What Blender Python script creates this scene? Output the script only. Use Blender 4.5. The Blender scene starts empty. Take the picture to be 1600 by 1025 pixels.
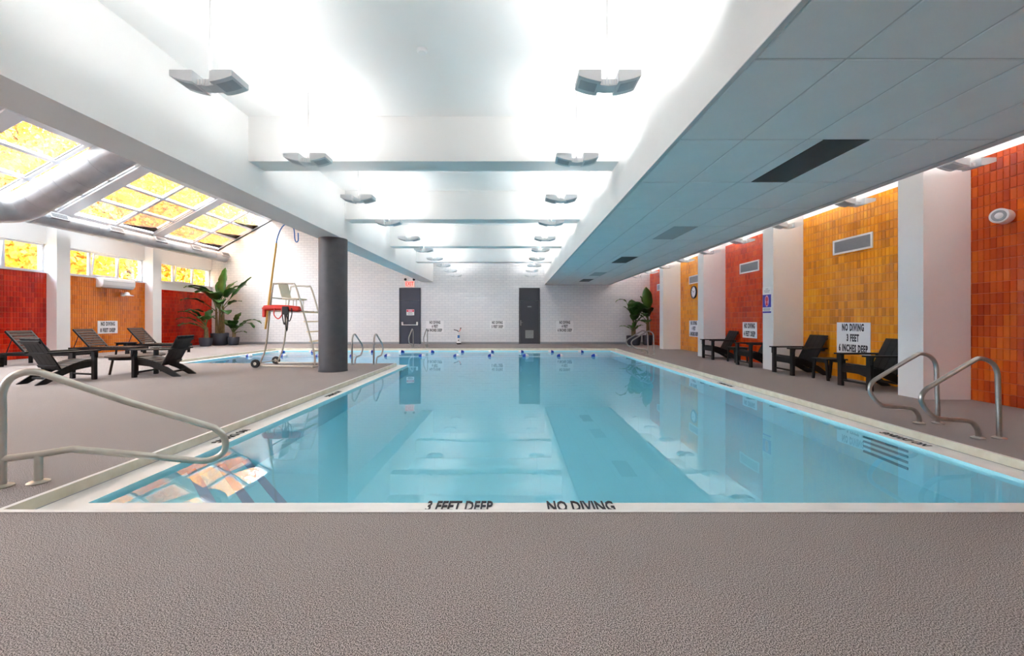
import bpy, math, random
import numpy as np
from mathutils import Vector, Matrix
random.seed(7)
R = math.radians
scene = bpy.context.scene
col = scene.collection

# ------------------------------------------------------------------ camera, world, sun, exposure
FPX = 645.0                     # focal length in pixels of the 1600 px wide frame
CAMH = 1.17
cam_d = bpy.data.cameras.new('camera')
cam = bpy.data.objects.new('camera', cam_d); col.objects.link(cam)
cam.location = (0, 0, CAMH); cam.rotation_euler = (R(90), 0, 0)
cam_d.sensor_fit = 'HORIZONTAL'; cam_d.sensor_width = 36.0; cam_d.lens = FPX / 1600 * 36
cam_d.shift_x = -1 / 1600; cam_d.shift_y = -12.5 / 1600
cam_d.clip_start = 0.05; cam_d.clip_end = 500
scene.camera = cam

world = bpy.data.worlds.new('sky'); scene.world = world; world.use_nodes = True
bg = world.node_tree.nodes['Background']
bg.inputs[0].default_value = (0.70, 0.80, 1.0, 1); bg.inputs[1].default_value = 10.5

sun_d = bpy.data.lights.new('sun', 'SUN'); sun_d.energy = 3.0; sun_d.angle = R(1.0); sun_d.color = (1, .93, .8)
sun = bpy.data.objects.new('sun', sun_d); col.objects.link(sun)
sun.rotation_euler = Vector((-.80, .14, -.56)).to_track_quat('-Z', 'Y').to_euler()

LAMP_STRENGTH = 24.0
vs = scene.view_settings
vs.view_transform = 'Standard'; vs.look = 'None'; vs.exposure = 1.72; vs.gamma = 1.0; vs.use_curve_mapping = False
cy = scene.cycles
cy.max_bounces = 14; cy.diffuse_bounces = 8; cy.glossy_bounces = 5; cy.transmission_bounces = 10
cy.transparent_max_bounces = 16; cy.use_denoising = True; cy.sample_clamp_indirect = 12
cy.caustics_refractive = True; cy.caustics_reflective = False

# ------------------------------------------------------------------ materials
def mat(name, c=(.8, .8, .8), rough=.5, metal=0.0, spec=.5, emit=None, es=0.0):
    m = bpy.data.materials.new(name); m.use_nodes = True
    b = m.node_tree.nodes['Principled BSDF']
    b.inputs['Base Color'].default_value = (*c, 1); b.inputs['Roughness'].default_value = rough
    b.inputs['Metallic'].default_value = metal; b.inputs['Specular IOR Level'].default_value = spec
    if emit:
        b.inputs['Emission Color'].default_value = (*emit, 1); b.inputs['Emission Strength'].default_value = es
    return m

def nd(m, t, **kw):
    n = m.node_tree.nodes.new(t)
    for k, v in kw.items(): setattr(n, k, v)
    return n

def lk(m, a, b): m.node_tree.links.new(a, b)

def vary(m, c1, c2, scale=6.0, detail=4, bump=0.0, bscale=None, stretch=None, lo=.3, hi=.7, coord='Object'):
    """noise mottling between two colours plus optional fine bump"""
    b = m.node_tree.nodes['Principled BSDF']
    tc = nd(m, 'ShaderNodeTexCoord')
    src = tc.outputs[coord]
    if stretch:
        mp = nd(m, 'ShaderNodeMapping'); mp.inputs['Scale'].default_value = stretch
        lk(m, src, mp.inputs[0]); src = mp.outputs[0]
    n = nd(m, 'ShaderNodeTexNoise'); n.inputs['Scale'].default_value = scale; n.inputs['Detail'].default_value = detail
    lk(m, src, n.inputs['Vector'])
    r = nd(m, 'ShaderNodeValToRGB')
    r.color_ramp.elements[0].position = lo; r.color_ramp.elements[0].color = (*c1, 1)
    r.color_ramp.elements[1].position = hi; r.color_ramp.elements[1].color = (*c2, 1)
    lk(m, n.outputs['Fac'], r.inputs[0]); lk(m, r.outputs[0], b.inputs['Base Color'])
    if bump:
        n2 = nd(m, 'ShaderNodeTexNoise'); n2.inputs['Scale'].default_value = bscale or scale * 4
        lk(m, src, n2.inputs['Vector'])
        bp = nd(m, 'ShaderNodeBump'); bp.inputs['Strength'].default_value = bump; bp.inputs['Distance'].default_value = .01
        lk(m, n2.outputs['Fac'], bp.inputs['Height']); lk(m, bp.outputs[0], b.inputs['Normal'])
    return m

M = {}
M['plaster'] = vary(mat('white_plaster', rough=.6), (.80, .80, .79), (.84, .84, .83), 1.2, bump=.03, bscale=60)
M['ceil'] = vary(mat('white_ceiling', rough=.7), (.82, .82, .81), (.86, .86, .85), .8)
M['panel'] = vary(mat('acoustic_panel', rough=.85), (.80, .85, .87), (.84, .88, .90), 3, bump=.06, bscale=140)
M['tbar'] = mat('panel_grid', (.58, .62, .64), .5)
M['grey_col'] = vary(mat('grey_column_paint', rough=.55), (.070, .070, .078), (.085, .085, .092), 8, bump=.05, bscale=50)
M['slate'] = mat('slate_door_paint', (.050, .056, .085), .45)
M['darkdoor'] = mat('charcoal_door_paint', (.055, .055, .066), .45)
M['black'] = vary(mat('black_stained_wood', rough=.5, spec=.3), (.006, .006, .007), (.014, .013, .013), 6, bump=.10, bscale=30, stretch=(1, 8, 1))
M['brownwood'] = vary(mat('dark_brown_wood', rough=.6, spec=.2), (.028, .014, .009), (.055, .028, .017), 6, bump=.1, bscale=30, stretch=(1, 8, 1))
M['rubber'] = mat('black_rubber', (.012, .012, .013), .6)
M['steel'] = vary(mat('brushed_steel', rough=.28, metal=1), (.36, .36, .35), (.45, .45, .43), 14)
M['satin'] = vary(mat('satin_rail_tube', rough=.35, metal=.8), (.50, .49, .44), (.58, .57, .51), 10)
M['chairtube'] = mat('lifeguard_tube', (.56, .52, .44), .35, .7)
M['yellow'] = mat('yellow_pole_paint', (.72, .42, .08), .45)
M['rung'] = mat('cream_rung', (.80, .66, .42), .5)
M['cream'] = mat('cream_fibreglass', (.82, .76, .60), .4)
M['bluepl'] = mat('blue_plastic', (.03, .16, .50), .4)
M['navy'] = mat('navy_float_plastic', (.008, .04, .36), .35)
M['whitepl'] = mat('white_plastic', (.82, .83, .84), .35)
M['white'] = mat('white_paint', (.82, .82, .81), .45)
M['red'] = mat('red_foam', (.70, .03, .015), .5)
M['frame'] = mat('white_aluminium_frame', (.78, .79, .82), .35)
M['gasket'] = mat('black_gasket', (.01, .01, .012), .5)
M['duct'] = vary(mat('galvanised_duct', rough=.45, metal=.6), (.34, .355, .38), (.46, .475, .50), 2.2, bump=.04, bscale=6)
M['vent'] = mat('grey_vent_metal', (.30, .32, .34), .5, .3)
M['dark'] = mat('dark_slot', (.018, .022, .026), .7)
M['ventslat'] = mat('dark_grille_slat', (.10, .125, .14), .55)
M['diffuser'] = mat('frosted_panel', (.42, .50, .53), .5)
M['signw'] = mat('sign_white', (.86, .86, .87), .45)
M['ink'] = mat('navy_black_ink', (.012, .013, .022), .6)
M['pot'] = mat('slate_pot', (.055, .060, .082), .55)
M['soil'] = mat('soil', (.03, .02, .012), .9)
M['stem'] = vary(mat('plant_trunk', rough=.6), (.12, .075, .03), (.30, .21, .09), 9, stretch=(6, 6, 1))
M['petiole'] = mat('green_petiole', (.10, .16, .04), .5)
M['stemgrey'] = mat('lamp_stem_enamel', (.50, .50, .50), .5)
M['inset'] = mat('lamp_inset_pool_tint', (.46, .50, .54), .5)  # blue-grey of light reflected off the pool, put into the enamel colour
M['skin_lamp'] = mat('lamp_enamel', (.72, .74, .76), .4)
M['lampglow'] = mat('lamp_tube_glow', (1, 1, 1), .5, emit=(1.0, .965, .95), es=LAMP_STRENGTH)
M['exitglow'] = mat('exit_sign_face', (.9, .55, .5), .4, emit=(1.0, .45, .36), es=.16)
M['exitred'] = mat('exit_sign_letters', (.8, .02, .02), .4, emit=(1, .03, .02), es=.2)
M['posterblue'] = mat('poster_blue', (.035, .03, .40), .5)
M['posterred'] = mat('poster_red', (.65, .04, .06), .5)
M['posterpink'] = mat('poster_pink', (.75, .35, .50), .5)
M['signred'] = mat('sign_red', (.70, .03, .06), .5)
M['coping'] = vary(mat('white_coping', rough=.5), (.78, .76, .73), (.86, .84, .81), 5, bump=.03, bscale=60)
M['riser'] = vary(mat('cream_riser_tile', rough=.4), (.62, .60, .47), (.74, .72, .60), 9)
M['bark'] = vary(mat('tree_bark', rough=.9), (.06, .045, .03), (.14, .10, .07), 8, bump=.3, bscale=20)
M['ground'] = vary(mat('leafy_ground', rough=.95), (.20, .13, .05), (.45, .30, .08), 1.5)
M['stone'] = vary(mat('beige_garden_wall', rough=.9), (.52, .42, .32), (.62, .52, .42), 2)
M['litter'] = vary(mat('dead_leaf_litter', rough=.95), (.010, .008, .006), (.05, .035, .02), 30)
M['sunblock'] = mat('sunblock_brick', (.35, .25, .2), .9)

# carpet-like pebbled deck
def deck_mat():
    m = mat('grey_pebbled_deck', rough=.9, spec=.2)
    b = m.node_tree.nodes['Principled BSDF']; tc = nd(m, 'ShaderNodeTexCoord')
    n1 = nd(m, 'ShaderNodeTexNoise'); n1.inputs['Scale'].default_value = 230; n1.inputs['Detail'].default_value = 2
    n2 = nd(m, 'ShaderNodeTexNoise'); n2.inputs['Scale'].default_value = .9; n2.inputs['Detail'].default_value = 3
    v = nd(m, 'ShaderNodeTexVoronoi'); v.inputs['Scale'].default_value = 260
    for n in (n1, n2, v): lk(m, tc.outputs['Object'], n.inputs['Vector'])
    r = nd(m, 'ShaderNodeValToRGB'); e = r.color_ramp.elements
    e[0].position = .38; e[0].color = (.050, .043, .040, 1)
    e[1].position = .62; e[1].color = (.64, .575, .545, 1)
    x = e.new(.5); x.color = (.29, .258, .246, 1)
    lk(m, n1.outputs['Fac'], r.inputs[0])
    mx = nd(m, 'ShaderNodeMix', data_type='RGBA', blend_type='MULTIPLY'); mx.inputs['Factor'].default_value = 1
    r2 = nd(m, 'ShaderNodeValToRGB'); r2.color_ramp.elements[0].color = (.86, .85, .86, 1); r2.color_ramp.elements[1].color = (1.08, 1.06, 1.06, 1)
    lk(m, n2.outputs['Fac'], r2.inputs[0])
    lk(m, r.outputs[0], mx.inputs[6]); lk(m, r2.outputs[0], mx.inputs[7]); lk(m, mx.outputs[2], b.inputs['Base Color'])
    bp = nd(m, 'ShaderNodeBump'); bp.inputs['Strength'].default_value = .5; bp.inputs['Distance'].default_value = .003
    lk(m, v.outputs['Distance'], bp.inputs['Height']); lk(m, bp.outputs[0], b.inputs['Normal'])
    return m
M['deck'] = deck_mat()

# white painted brick of the end wall (about 4 px courses: too fine to be built one by one)
def brick_mat():
    m = mat('white_painted_brick', rough=.5)
    b = m.node_tree.nodes['Principled BSDF']; tc = nd(m, 'ShaderNodeTexCoord')
    sp = nd(m, 'ShaderNodeSeparateXYZ'); cb = nd(m, 'ShaderNodeCombineXYZ')
    lk(m, tc.outputs['Object'], sp.inputs[0]); lk(m, sp.outputs['X'], cb.inputs['X']); lk(m, sp.outputs['Z'], cb.inputs['Y'])
    br = nd(m, 'ShaderNodeTexBrick'); lk(m, cb.outputs[0], br.inputs['Vector'])
    br.inputs['Scale'].default_value = 1.0; br.inputs['Brick Width'].default_value = .30; br.inputs['Row Height'].default_value = .115
    br.inputs['Mortar Size'].default_value = .008; br.inputs['Mortar Smooth'].default_value = .4
    br.inputs['Color1'].default_value = (.76, .77, .79, 1); br.inputs['Color2'].default_value = (.81, .81, .82, 1); br.inputs['Mortar'].default_value = (.60, .61, .64, 1)
    lk(m, br.outputs['Color'], b.inputs['Base Color'])
    bp = nd(m, 'ShaderNodeBump', invert=True); bp.inputs['Strength'].default_value = .5; bp.inputs['Distance'].default_value = .008
    lk(m, br.outputs['Fac'], bp.inputs['Height']); lk(m, bp.outputs[0], b.inputs['Normal'])
    return m
M['brick'] = brick_mat()

TP, TH = .0775, .155            # glazed tile pitch: width, height
def tile_mat(name, stops):
    """each glazed tile takes its own colour: world position snapped to the tile grid drives white noise"""
    m = mat(name, rough=.13)
    b = m.node_tree.nodes['Principled BSDF']
    g = nd(m, 'ShaderNodeNewGeometry'); sp = nd(m, 'ShaderNodeSeparateXYZ'); lk(m, g.outputs['Position'], sp.inputs[0])
    cb = nd(m, 'ShaderNodeCombineXYZ')
    for ax, p in (('Y', TP), ('Z', TH)):
        d = nd(m, 'ShaderNodeMath', operation='DIVIDE'); d.inputs[1].default_value = p
        f = nd(m, 'ShaderNodeMath', operation='FLOOR')
        lk(m, sp.outputs[ax], d.inputs[0]); lk(m, d.outputs[0], f.inputs[0]); lk(m, f.outputs[0], cb.inputs[ax])
    w = nd(m, 'ShaderNodeTexWhiteNoise', noise_dimensions='3D'); lk(m, cb.outputs[0], w.inputs['Vector'])
    n = nd(m, 'ShaderNodeTexNoise'); n.inputs['Scale'].default_value = .16; n.inputs['Detail'].default_value = 3
    lk(m, cb.outputs[0], n.inputs['Vector'])
    a = nd(m, 'ShaderNodeMath', operation='MULTIPLY_ADD'); a.inputs[1].default_value = .42
    s = nd(m, 'ShaderNodeMath', operation='MULTIPLY_ADD'); s.inputs[1].default_value = 1.5; s.inputs[2].default_value = -.46
    lk(m, n.outputs['Fac'], s.inputs[0]); lk(m, w.outputs['Value'], a.inputs[0]); lk(m, s.outputs[0], a.inputs[2])
    r = nd(m, 'ShaderNodeValToRGB'); e = r.color_ramp.elements
    e[0].position, e[0].color = stops[0][0], (*stops[0][1], 1)
    e[1].position, e[1].color = stops[-1][0], (*stops[-1][1], 1)
    for p, c in stops[1:-1]: x = e.new(p); x.color = (*c, 1)
    lk(m, a.outputs[0], r.inputs[0]); lk(m, r.outputs[0], b.inputs['Base Color'])
    n3 = nd(m, 'ShaderNodeTexNoise'); n3.inputs['Scale'].default_value = 9; lk(m, g.outputs['Position'], n3.inputs['Vector'])
    bp = nd(m, 'ShaderNodeBump'); bp.inputs['Strength'].default_value = .12; bp.inputs['Distance'].default_value = .02
    lk(m, n3.outputs['Fac'], bp.inputs['Height']); lk(m, bp.outputs[0], b.inputs['Normal'])
    return m
M['tile_red'] = tile_mat('red_glazed_tile', [(.1, (.30, .010, .004)), (.5, (.56, .018, .006)), (.9, (.72, .045, .010))])
M['tile_orange'] = tile_mat('orange_glazed_tile', [(.1, (.50, .115, .006)), (.5, (.72, .19, .008)), (.9, (.80, .25, .014))])
M['tile_yellow'] = tile_mat('amber_glazed_tile', [(.05, (.50, .15, .008)), (.45, (.86, .31, .012)), (.9, (.95, .42, .02))])
M['tile_vermilion'] = tile_mat('vermilion_glazed_tile', [(.1, (.42, .030, .005)), (.5, (.66, .055, .008)), (.9, (.74, .10, .012))])
M['tile_mix'] = tile_mat('orange_red_glazed_tile', [(.1, (.36, .030, .004)), (.5, (.58, .070, .006)), (.9, (.74, .15, .010))])
M['grout_o'] = mat('orange_grout', (.72, .36, .14), .8)
M['grout_r'] = mat('red_grout', (.62, .16, .08), .8)

def glass_mat(name, tint=(1, 1, 1), haze=0.0, hazec=(.8, .8, .8)):
    m = bpy.data.materials.new(name); m.use_nodes = True; t = m.node_tree; t.nodes.remove(t.nodes['Principled BSDF'])
    out = t.nodes['Material Output']
    tr = nd(m, 'ShaderNodeBsdfTransparent'); tr.inputs[0].default_value = (*tint, 1)
    gl = nd(m, 'ShaderNodeBsdfGlossy'); gl.inputs['Roughness'].default_value = .03
    fr = nd(m, 'ShaderNodeLayerWeight'); fr.inputs[0].default_value = .5
    pw = nd(m, 'ShaderNodeMath', operation='POWER'); pw.inputs[1].default_value = 5; lk(m, fr.outputs['Facing'], pw.inputs[0])
    ma = nd(m, 'ShaderNodeMath', operation='MULTIPLY_ADD'); ma.inputs[1].default_value = .9; ma.inputs[2].default_value = .04; lk(m, pw.outputs[0], ma.inputs[0])
    mx = nd(m, 'ShaderNodeMixShader'); lk(m, ma.outputs[0], mx.inputs[0]); lk(m, tr.outputs[0], mx.inputs[1]); lk(m, gl.outputs[0], mx.inputs[2])
    last = mx
    if haze:
        df = nd(m, 'ShaderNodeBsdfTranslucent'); df.inputs[0].default_value = (*hazec, 1)
        nz = nd(m, 'ShaderNodeTexNoise'); nz.inputs['Scale'].default_value = 1.6
        ml = nd(m, 'ShaderNodeMath', operation='MULTIPLY'); ml.inputs[1].default_value = haze * 1.6
        lk(m, nz.outputs['Fac'], ml.inputs[0])
        m2 = nd(m, 'ShaderNodeMixShader'); lk(m, ml.outputs[0], m2.inputs[0]); lk(m, mx.outputs[0], m2.inputs[1]); lk(m, df.outputs[0], m2.inputs[2]); last = m2
    lk(m, last.outputs[0], out.inputs['Surface'])
    return m
M['glass'] = glass_mat('clear_window_glass', (.93, .94, .94))
M['glass_haze'] = glass_mat('dusty_skylight_glass', (.90, .86, .78), .012, (.95, .88, .7))
M['glass_bronze'] = glass_mat('bronze_skylight_glass', (.70, .55, .42), .04, (.6, .5, .45))

def water_mat():
    m = bpy.data.materials.new('pool_water'); m.use_nodes = True; t = m.node_tree; t.nodes.remove(t.nodes['Principled BSDF'])
    out = t.nodes['Material Output']
    g = nd(m, 'ShaderNodeBsdfGlass'); g.inputs['IOR'].default_value = 1.24; g.inputs['Roughness'].default_value = 0
    tc = nd(m, 'ShaderNodeTexCoord'); n = nd(m, 'ShaderNodeTexNoise'); n.inputs['Scale'].default_value = 1.7; n.inputs['Detail'].default_value = 2
    lk(m, tc.outputs['Object'], n.inputs['Vector'])
    bp = nd(m, 'ShaderNodeBump'); bp.inputs['Strength'].default_value = .015; bp.inputs['Distance'].default_value = .05
    lk(m, n.outputs['Fac'], bp.inputs['Height']); lk(m, bp.outputs[0], g.inputs['Normal'])
    lk(m, g.outputs[0], out.inputs['Surface'])
    va = nd(m, 'ShaderNodeVolumeAbsorption'); va.inputs['Color'].default_value = (.25, .84, 1.0, 1); va.inputs['Density'].default_value = .26
    lk(m, va.outputs[0], out.inputs['Volume'])
    return m
M['water'] = water_mat()
M['pool'] = vary(mat('pale_blue_pool_paint', rough=.6), (.46, .92, 1.0), (.49, .93, 1.0), .8)
M['recess'] = mat('teal_step_recess', (.10, .34, .44), .6)
M['nosing'] = mat('grey_step_nosing', (.36, .46, .62), .6)

def leaf_mat(name, c1, c2, trans=.35, scale=3.0, coord='Object', rough=.4):
    m = mat(name, rough=rough); vary(m, c1, c2, scale, 2, coord=coord)
    t = m.node_tree; b = t.nodes['Principled BSDF']; out = t.nodes['Material Output']
    tl = nd(m, 'ShaderNodeBsdfTranslucent'); ramp = [n for n in t.nodes if n.type == 'VALTORGB'][0]
    lk(m, ramp.outputs[0], tl.inputs[0])
    mx = nd(m, 'ShaderNodeMixShader'); mx.inputs[0].default_value = trans
    lk(m, b.outputs[0], mx.inputs[1]); lk(m, tl.outputs[0], mx.inputs[2]); lk(m, mx.outputs[0], out.inputs['Surface'])
    return m
M['leaf'] = leaf_mat('glossy_green_leaf', (.020, .085, .012), (.065, .20, .028), .2, 1.7)
M['leaf_lt'] = leaf_mat('fresh_green_leaf', (.05, .16, .02), (.13, .30, .05), .25, 1.7)
M['autumn'] = leaf_mat('yellow_autumn_leaf', (.62, .26, .015), (.78, .50, .04), .45, .55, rough=.6)
M['autumn2'] = leaf_mat('golden_autumn_leaf', (.55, .19, .015), (.70, .38, .03), .45, .55, rough=.6)

# ------------------------------------------------------------------ mesh helpers
class MB:
    def __init__(s): s.v = []; s.f = []; s.T = Matrix.Identity(4)
    def add(s, vs_, fs):
        o = len(s.v); s.v += [tuple(s.T @ Vector(p)) for p in vs_]; s.f += [tuple(i + o for i in f) for f in fs]; return s
    def box(s, x0, x1, y0, y1, z0, z1):
        v = [(x, y, z) for z in (z0, z1) for y in (y0, y1) for x in (x0, x1)]
        return s.add(v, [(0, 2, 3, 1), (4, 5, 7, 6), (0, 1, 5, 4), (2, 6, 7, 3), (0, 4, 6, 2), (1, 3, 7, 5)])
    def rbox(s, x0, x1, y0, y1, z0, z1, c=.006):
        """box with chamfered edges"""
        lo, hi = (x0, y0, z0), (x1, y1, z1); pts = []; idx = {}
        for ix in (0, 1):
            for iy in (0, 1):
                for iz in (0, 1):
                    for a in range(3):
                        p = []
                        for k, i in enumerate((ix, iy, iz)):
                            q = (lo, hi)[i][k]
                            if k != a: q += c if i == 0 else -c
                            p.append(q)
                        idx[(ix, iy, iz, a)] = len(pts); pts.append(tuple(p))
        F = []
        for a in range(3):
            b, d = (a + 1) % 3, (a + 2) % 3
            for i in (0, 1):
                q = []
                for (u, w) in ((0, 0), (1, 0), (1, 1), (0, 1)):
                    k = [0, 0, 0]; k[a] = i; k[b] = u; k[d] = w; q.append(idx[(*k, a)])
                F.append(tuple(q) if i else tuple(q[::-1]))
            for u in (0, 1):
                for w in (0, 1):
                    k0 = [0, 0, 0]; k0[b] = u; k0[d] = w; k1 = list(k0); k1[a] = 1
                    q = (idx[(*k0, b)], idx[(*k1, b)], idx[(*k1, d)], idx[(*k0, d)])
                    F.append(q if (u + w) % 2 else q[::-1])
        for ix in (0, 1):
            for iy in (0, 1):
                for iz in (0, 1):
                    q = tuple(idx[(ix, iy, iz, a)] for a in range(3)); F.append(q if (ix + iy + iz) % 2 else q[::-1])
        return s.add(pts, F)
    def prism(s, poly, a0, a1, axis='x'):
        """polygon (list of 2-D points) extruded along an axis; x: (y,z)  y: (x,z)  z: (x,y)"""
        f = {'x': lambda p, a: (a, p[0], p[1]), 'y': lambda p, a: (p[0], a, p[1]), 'z': lambda p, a: (p[0], p[1], a)}[axis]
        n = len(poly); v = [f(p, a0) for p in poly] + [f(p, a1) for p in poly]
        F = [tuple(range(n))[::-1], tuple(range(n, 2 * n))] + [(i, (i + 1) % n, n + (i + 1) % n, n + i) for i in range(n)]
        return s.add(v, F)
    def tube(s, pts, r, n=10, cap=True, closed=False):
        P = [Vector(p) for p in pts]; m = len(P); rings = []; up = None
        for i, p in enumerate(P):
            a = P[(i - 1) % m] if (i or closed) else p; b = P[(i + 1) % m] if (i < m - 1 or closed) else p
            t = (b - a).normalized()
            if up is None: up = t.orthogonal().normalized()
            up = (up - t * up.dot(t)).normalized(); w = t.cross(up)
            rr = r[i] if isinstance(r, (list, tuple)) else r
            rings.append([p + (up * math.cos(2 * math.pi * k / n) + w * math.sin(2 * math.pi * k / n)) * rr for k in range(n)])
        v = [q for g in rings for q in g]; F = []
        for i in range(m if closed else m - 1):
            j = (i + 1) % m
            for k in range(n): F.append((i * n + k, i * n + (k + 1) % n, j * n + (k + 1) % n, j * n + k))
        if cap and not closed: F += [tuple(range(n))[::-1], tuple(range((m - 1) * n, m * n))]
        return s.add(v, F)
    def lathe(s, prof, n=24, c=(0, 0, 0)):
        v = [(c[0] + r * math.cos(2 * math.pi * k / n), c[1] + r * math.sin(2 * math.pi * k / n), c[2] + z) for r, z in prof for k in range(n)]
        F = [(i * n + k, i * n + (k + 1) % n, (i + 1) * n + (k + 1) % n, (i + 1) * n + k) for i in range(len(prof) - 1) for k in range(n)]
        F += [tuple(range(n))[::-1], tuple(range((len(prof) - 1) * n, len(prof) * n))]
        return s.add(v, F)
    def build(s, name, m, parent=None, smooth=False, loc=None):
        me = bpy.data.meshes.new(name); me.from_pydata(s.v, [], s.f); me.validate(); me.update()
        me.materials.append(M[m] if isinstance(m, str) else m)
        if smooth:
            me.polygons.foreach_set('use_smooth', [True] * len(me.polygons))
            try: me.set_sharp_from_angle(angle=R(40))
            except Exception: pass
        o = bpy.data.objects.new(name, me); col.objects.link(o)
        if parent: o.parent = parent
        if loc: o.location = loc
        return o

def smoothpath(pts, k=8):
    """Catmull-Rom through the points"""
    P = [Vector(p) for p in pts]; out = []
    for i in range(len(P) - 1):
        a = P[i - 1] if i else P[0] * 2 - P[1]; b, c = P[i], P[i + 1]; d = P[i + 2] if i + 2 < len(P) else P[-1] * 2 - P[-2]
        for j in range(k):
            t = j / k
            out.append(.5 * ((2 * b) + (c - a) * t + (2 * a - 5 * b + 4 * c - d) * t * t + (3 * b - a - 3 * c + d) * t ** 3))
    return out + [P[-1]]

def tag(o, label=None, cat=None, group=None, kind=None):
    if label: o['label'] = label
    if cat: o['category'] = cat
    if group: o['group'] = group
    if kind: o['kind'] = kind
    return o

def empty(name, loc=(0, 0, 0), rz=0.0):
    o = bpy.data.objects.new(name, None); col.objects.link(o); o.location = loc; o.rotation_euler = (0, 0, rz)
    o.empty_display_size = .1; return o

def copy_tree(o, parent=None):
    c = o.copy(); col.objects.link(c); c.parent = parent
    for ch in o.children: copy_tree(ch, c)
    return c

def struct(o, label, cat): return tag(o, label, cat, kind='structure')

def text(body, size, m, parent, loc, rot, name='lettering', sx=.62, bold=.012, spacing=1.0, ext=.0015, align='CENTER', line=1.0):
    cu = bpy.data.curves.new(name, 'FONT'); cu.body = body; cu.size = size; cu.align_x = align; cu.align_y = 'CENTER'
    cu.offset = bold * size; cu.extrude = ext; cu.space_character = spacing; cu.space_line = line; cu.resolution_u = 2
    t = bpy.data.objects.new('tmp_text', cu); col.objects.link(t)
    dg = bpy.context.evaluated_depsgraph_get(); me = bpy.data.meshes.new_from_object(t.evaluated_get(dg))
    bpy.data.objects.remove(t)
    for v in me.vertices: v.co.x *= sx
    me.materials.clear(); me.materials.append(M[m] if isinstance(m, str) else m)
    o = bpy.data.objects.new(name, me); col.objects.link(o); o.parent = parent; o.location = loc; o.rotation_euler = rot
    return o

# ------------------------------------------------------------------ layout numbers (metres)
XL, XR = -14.73, 6.73           # tiled faces of the side walls
YB, YF = -4.4, 20.2             # back and far wall
COLY = [2.57 + 3.49 * k for k in range(-1, 5)]      # front faces of the pillars: -0.92 .. 16.53
CD = .40                        # pillar depth along Y
PXR, PXL = 6.03, -14.40         # pillar faces
ZS, ZBEAM, ZCROSS, ZCEIL = 2.90, 3.03, 3.50, 4.16
BX0, BX1 = -4.45, -3.88         # long beam
SX0, SX1 = 1.56, 4.76           # dropped soffit
ZEAVE, XSKY, ZSKY = 4.66, -11.87, 6.07

# ------------------------------------------------------------------ pool and deck
POOL = [(-3.14, 2.54), (4.21, 2.54), (4.21, 16.95), (-9.75, 16.95), (-9.75, 11.15), (-3.14, 11.15)]
def inset(poly, d):
    n = len(poly); out = []
    for i in range(n):
        p0, p1, p2 = Vector(poly[i - 1]), Vector(poly[i]), Vector(poly[(i + 1) % n])
        a, b = (p1 - p0).normalized(), (p2 - p1).normalized()
        na, nb = Vector((-a.y, a.x)), Vector((-b.y, b.x))
        out.append(tuple(p1 + (na + nb) * d))
    return out
def ring(mb, d0, z0, d1, z1):
    A, B = inset(POOL, d0), inset(POOL, d1); n = len(A)
    mb.add([(*p, z0) for p in A] + [(*p, z1) for p in B], [(i, (i + 1) % n, n + (i + 1) % n, n + i) for i in range(n)])
    return mb
LEDGE = .26; ZL = -.07; ZW = -.10
m_ = MB()
for a in ((XL, XR, YB, 2.54), (4.21, XR, 2.54, 16.95), (XL, -3.14, 2.54, 11.15), (XL, -9.75, 11.15, 16.95), (XL, XR, 16.95, YF)):
    m_.box(*a, -.12, 0)
floor = struct(m_.build('floor', 'deck'), 'grey pebbled pool deck around the swimming pool', 'floor')

pool = struct(empty('floor_pool', (0, 0, 0)), 'L-shaped swimming pool basin with pale blue painted shell and white edge', 'pool')
p = MB(); ring(p, LEDGE, ZL, LEDGE, -2.7)
A = inset(POOL, LEDGE)
fl = [(A[0][0], A[0][1], -1.0), (A[1][0], A[1][1], -1.0), (A[2][0], 11.4, -1.45), (A[0][0], 11.4, -1.45),
      (A[2][0], A[2][1], -2.3), (A[0][0], A[2][1], -2.3), (A[3][0], A[3][1], -2.5), (A[4][0], A[4][1], -2.5)]
p.add(fl, [(0, 1, 2, 3), (3, 2, 4, 5), (7, 3, 5, 6)])
p.build('basin', 'pool', pool)
ring(MB(), -.035, .004, 0.002, .004).build('edge_trim', 'coping', pool)
ring(MB(), .003, .004, .003, ZL).build('riser', 'riser', pool)
ring(MB(), -.02, ZL, LEDGE, ZL).build('ledge', 'coping', pool)
ring(MB(), .012, ZL + .002, .026, ZL + .002).build('joint', 'vent', pool)
# corner steps running diagonally across the near left corner, each tread with a grey nosing
cx0, cy0 = A[0]
for k, (s, z) in enumerate(((.95, -.32), (1.32, -.55), (1.69, -.78))):
    st = MB().prism([(cx0 - .01, cy0 - .01), (cx0 + s, cy0 - .01), (cx0 - .01, cy0 + s)], -1.1 + .01 * k, z, 'z').build('step', 'pool', pool)
    MB().prism([(cx0 + s - .10, cy0), (cx0 + s, cy0), (cx0, cy0 + s), (cx0, cy0 + s - .10)], z + .001, z + .006, 'z').build('nosing', 'nosing', st)
# ladder recesses in the pool walls under the grab rails
for k in range(4):
    z = -.24 - .17 * k
    MB().box(A[1][0] - .012, A[1][0] + .02, 4.12, 4.64, z - .045, z + .02).build('ladder_recess', 'recess', pool)
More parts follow.
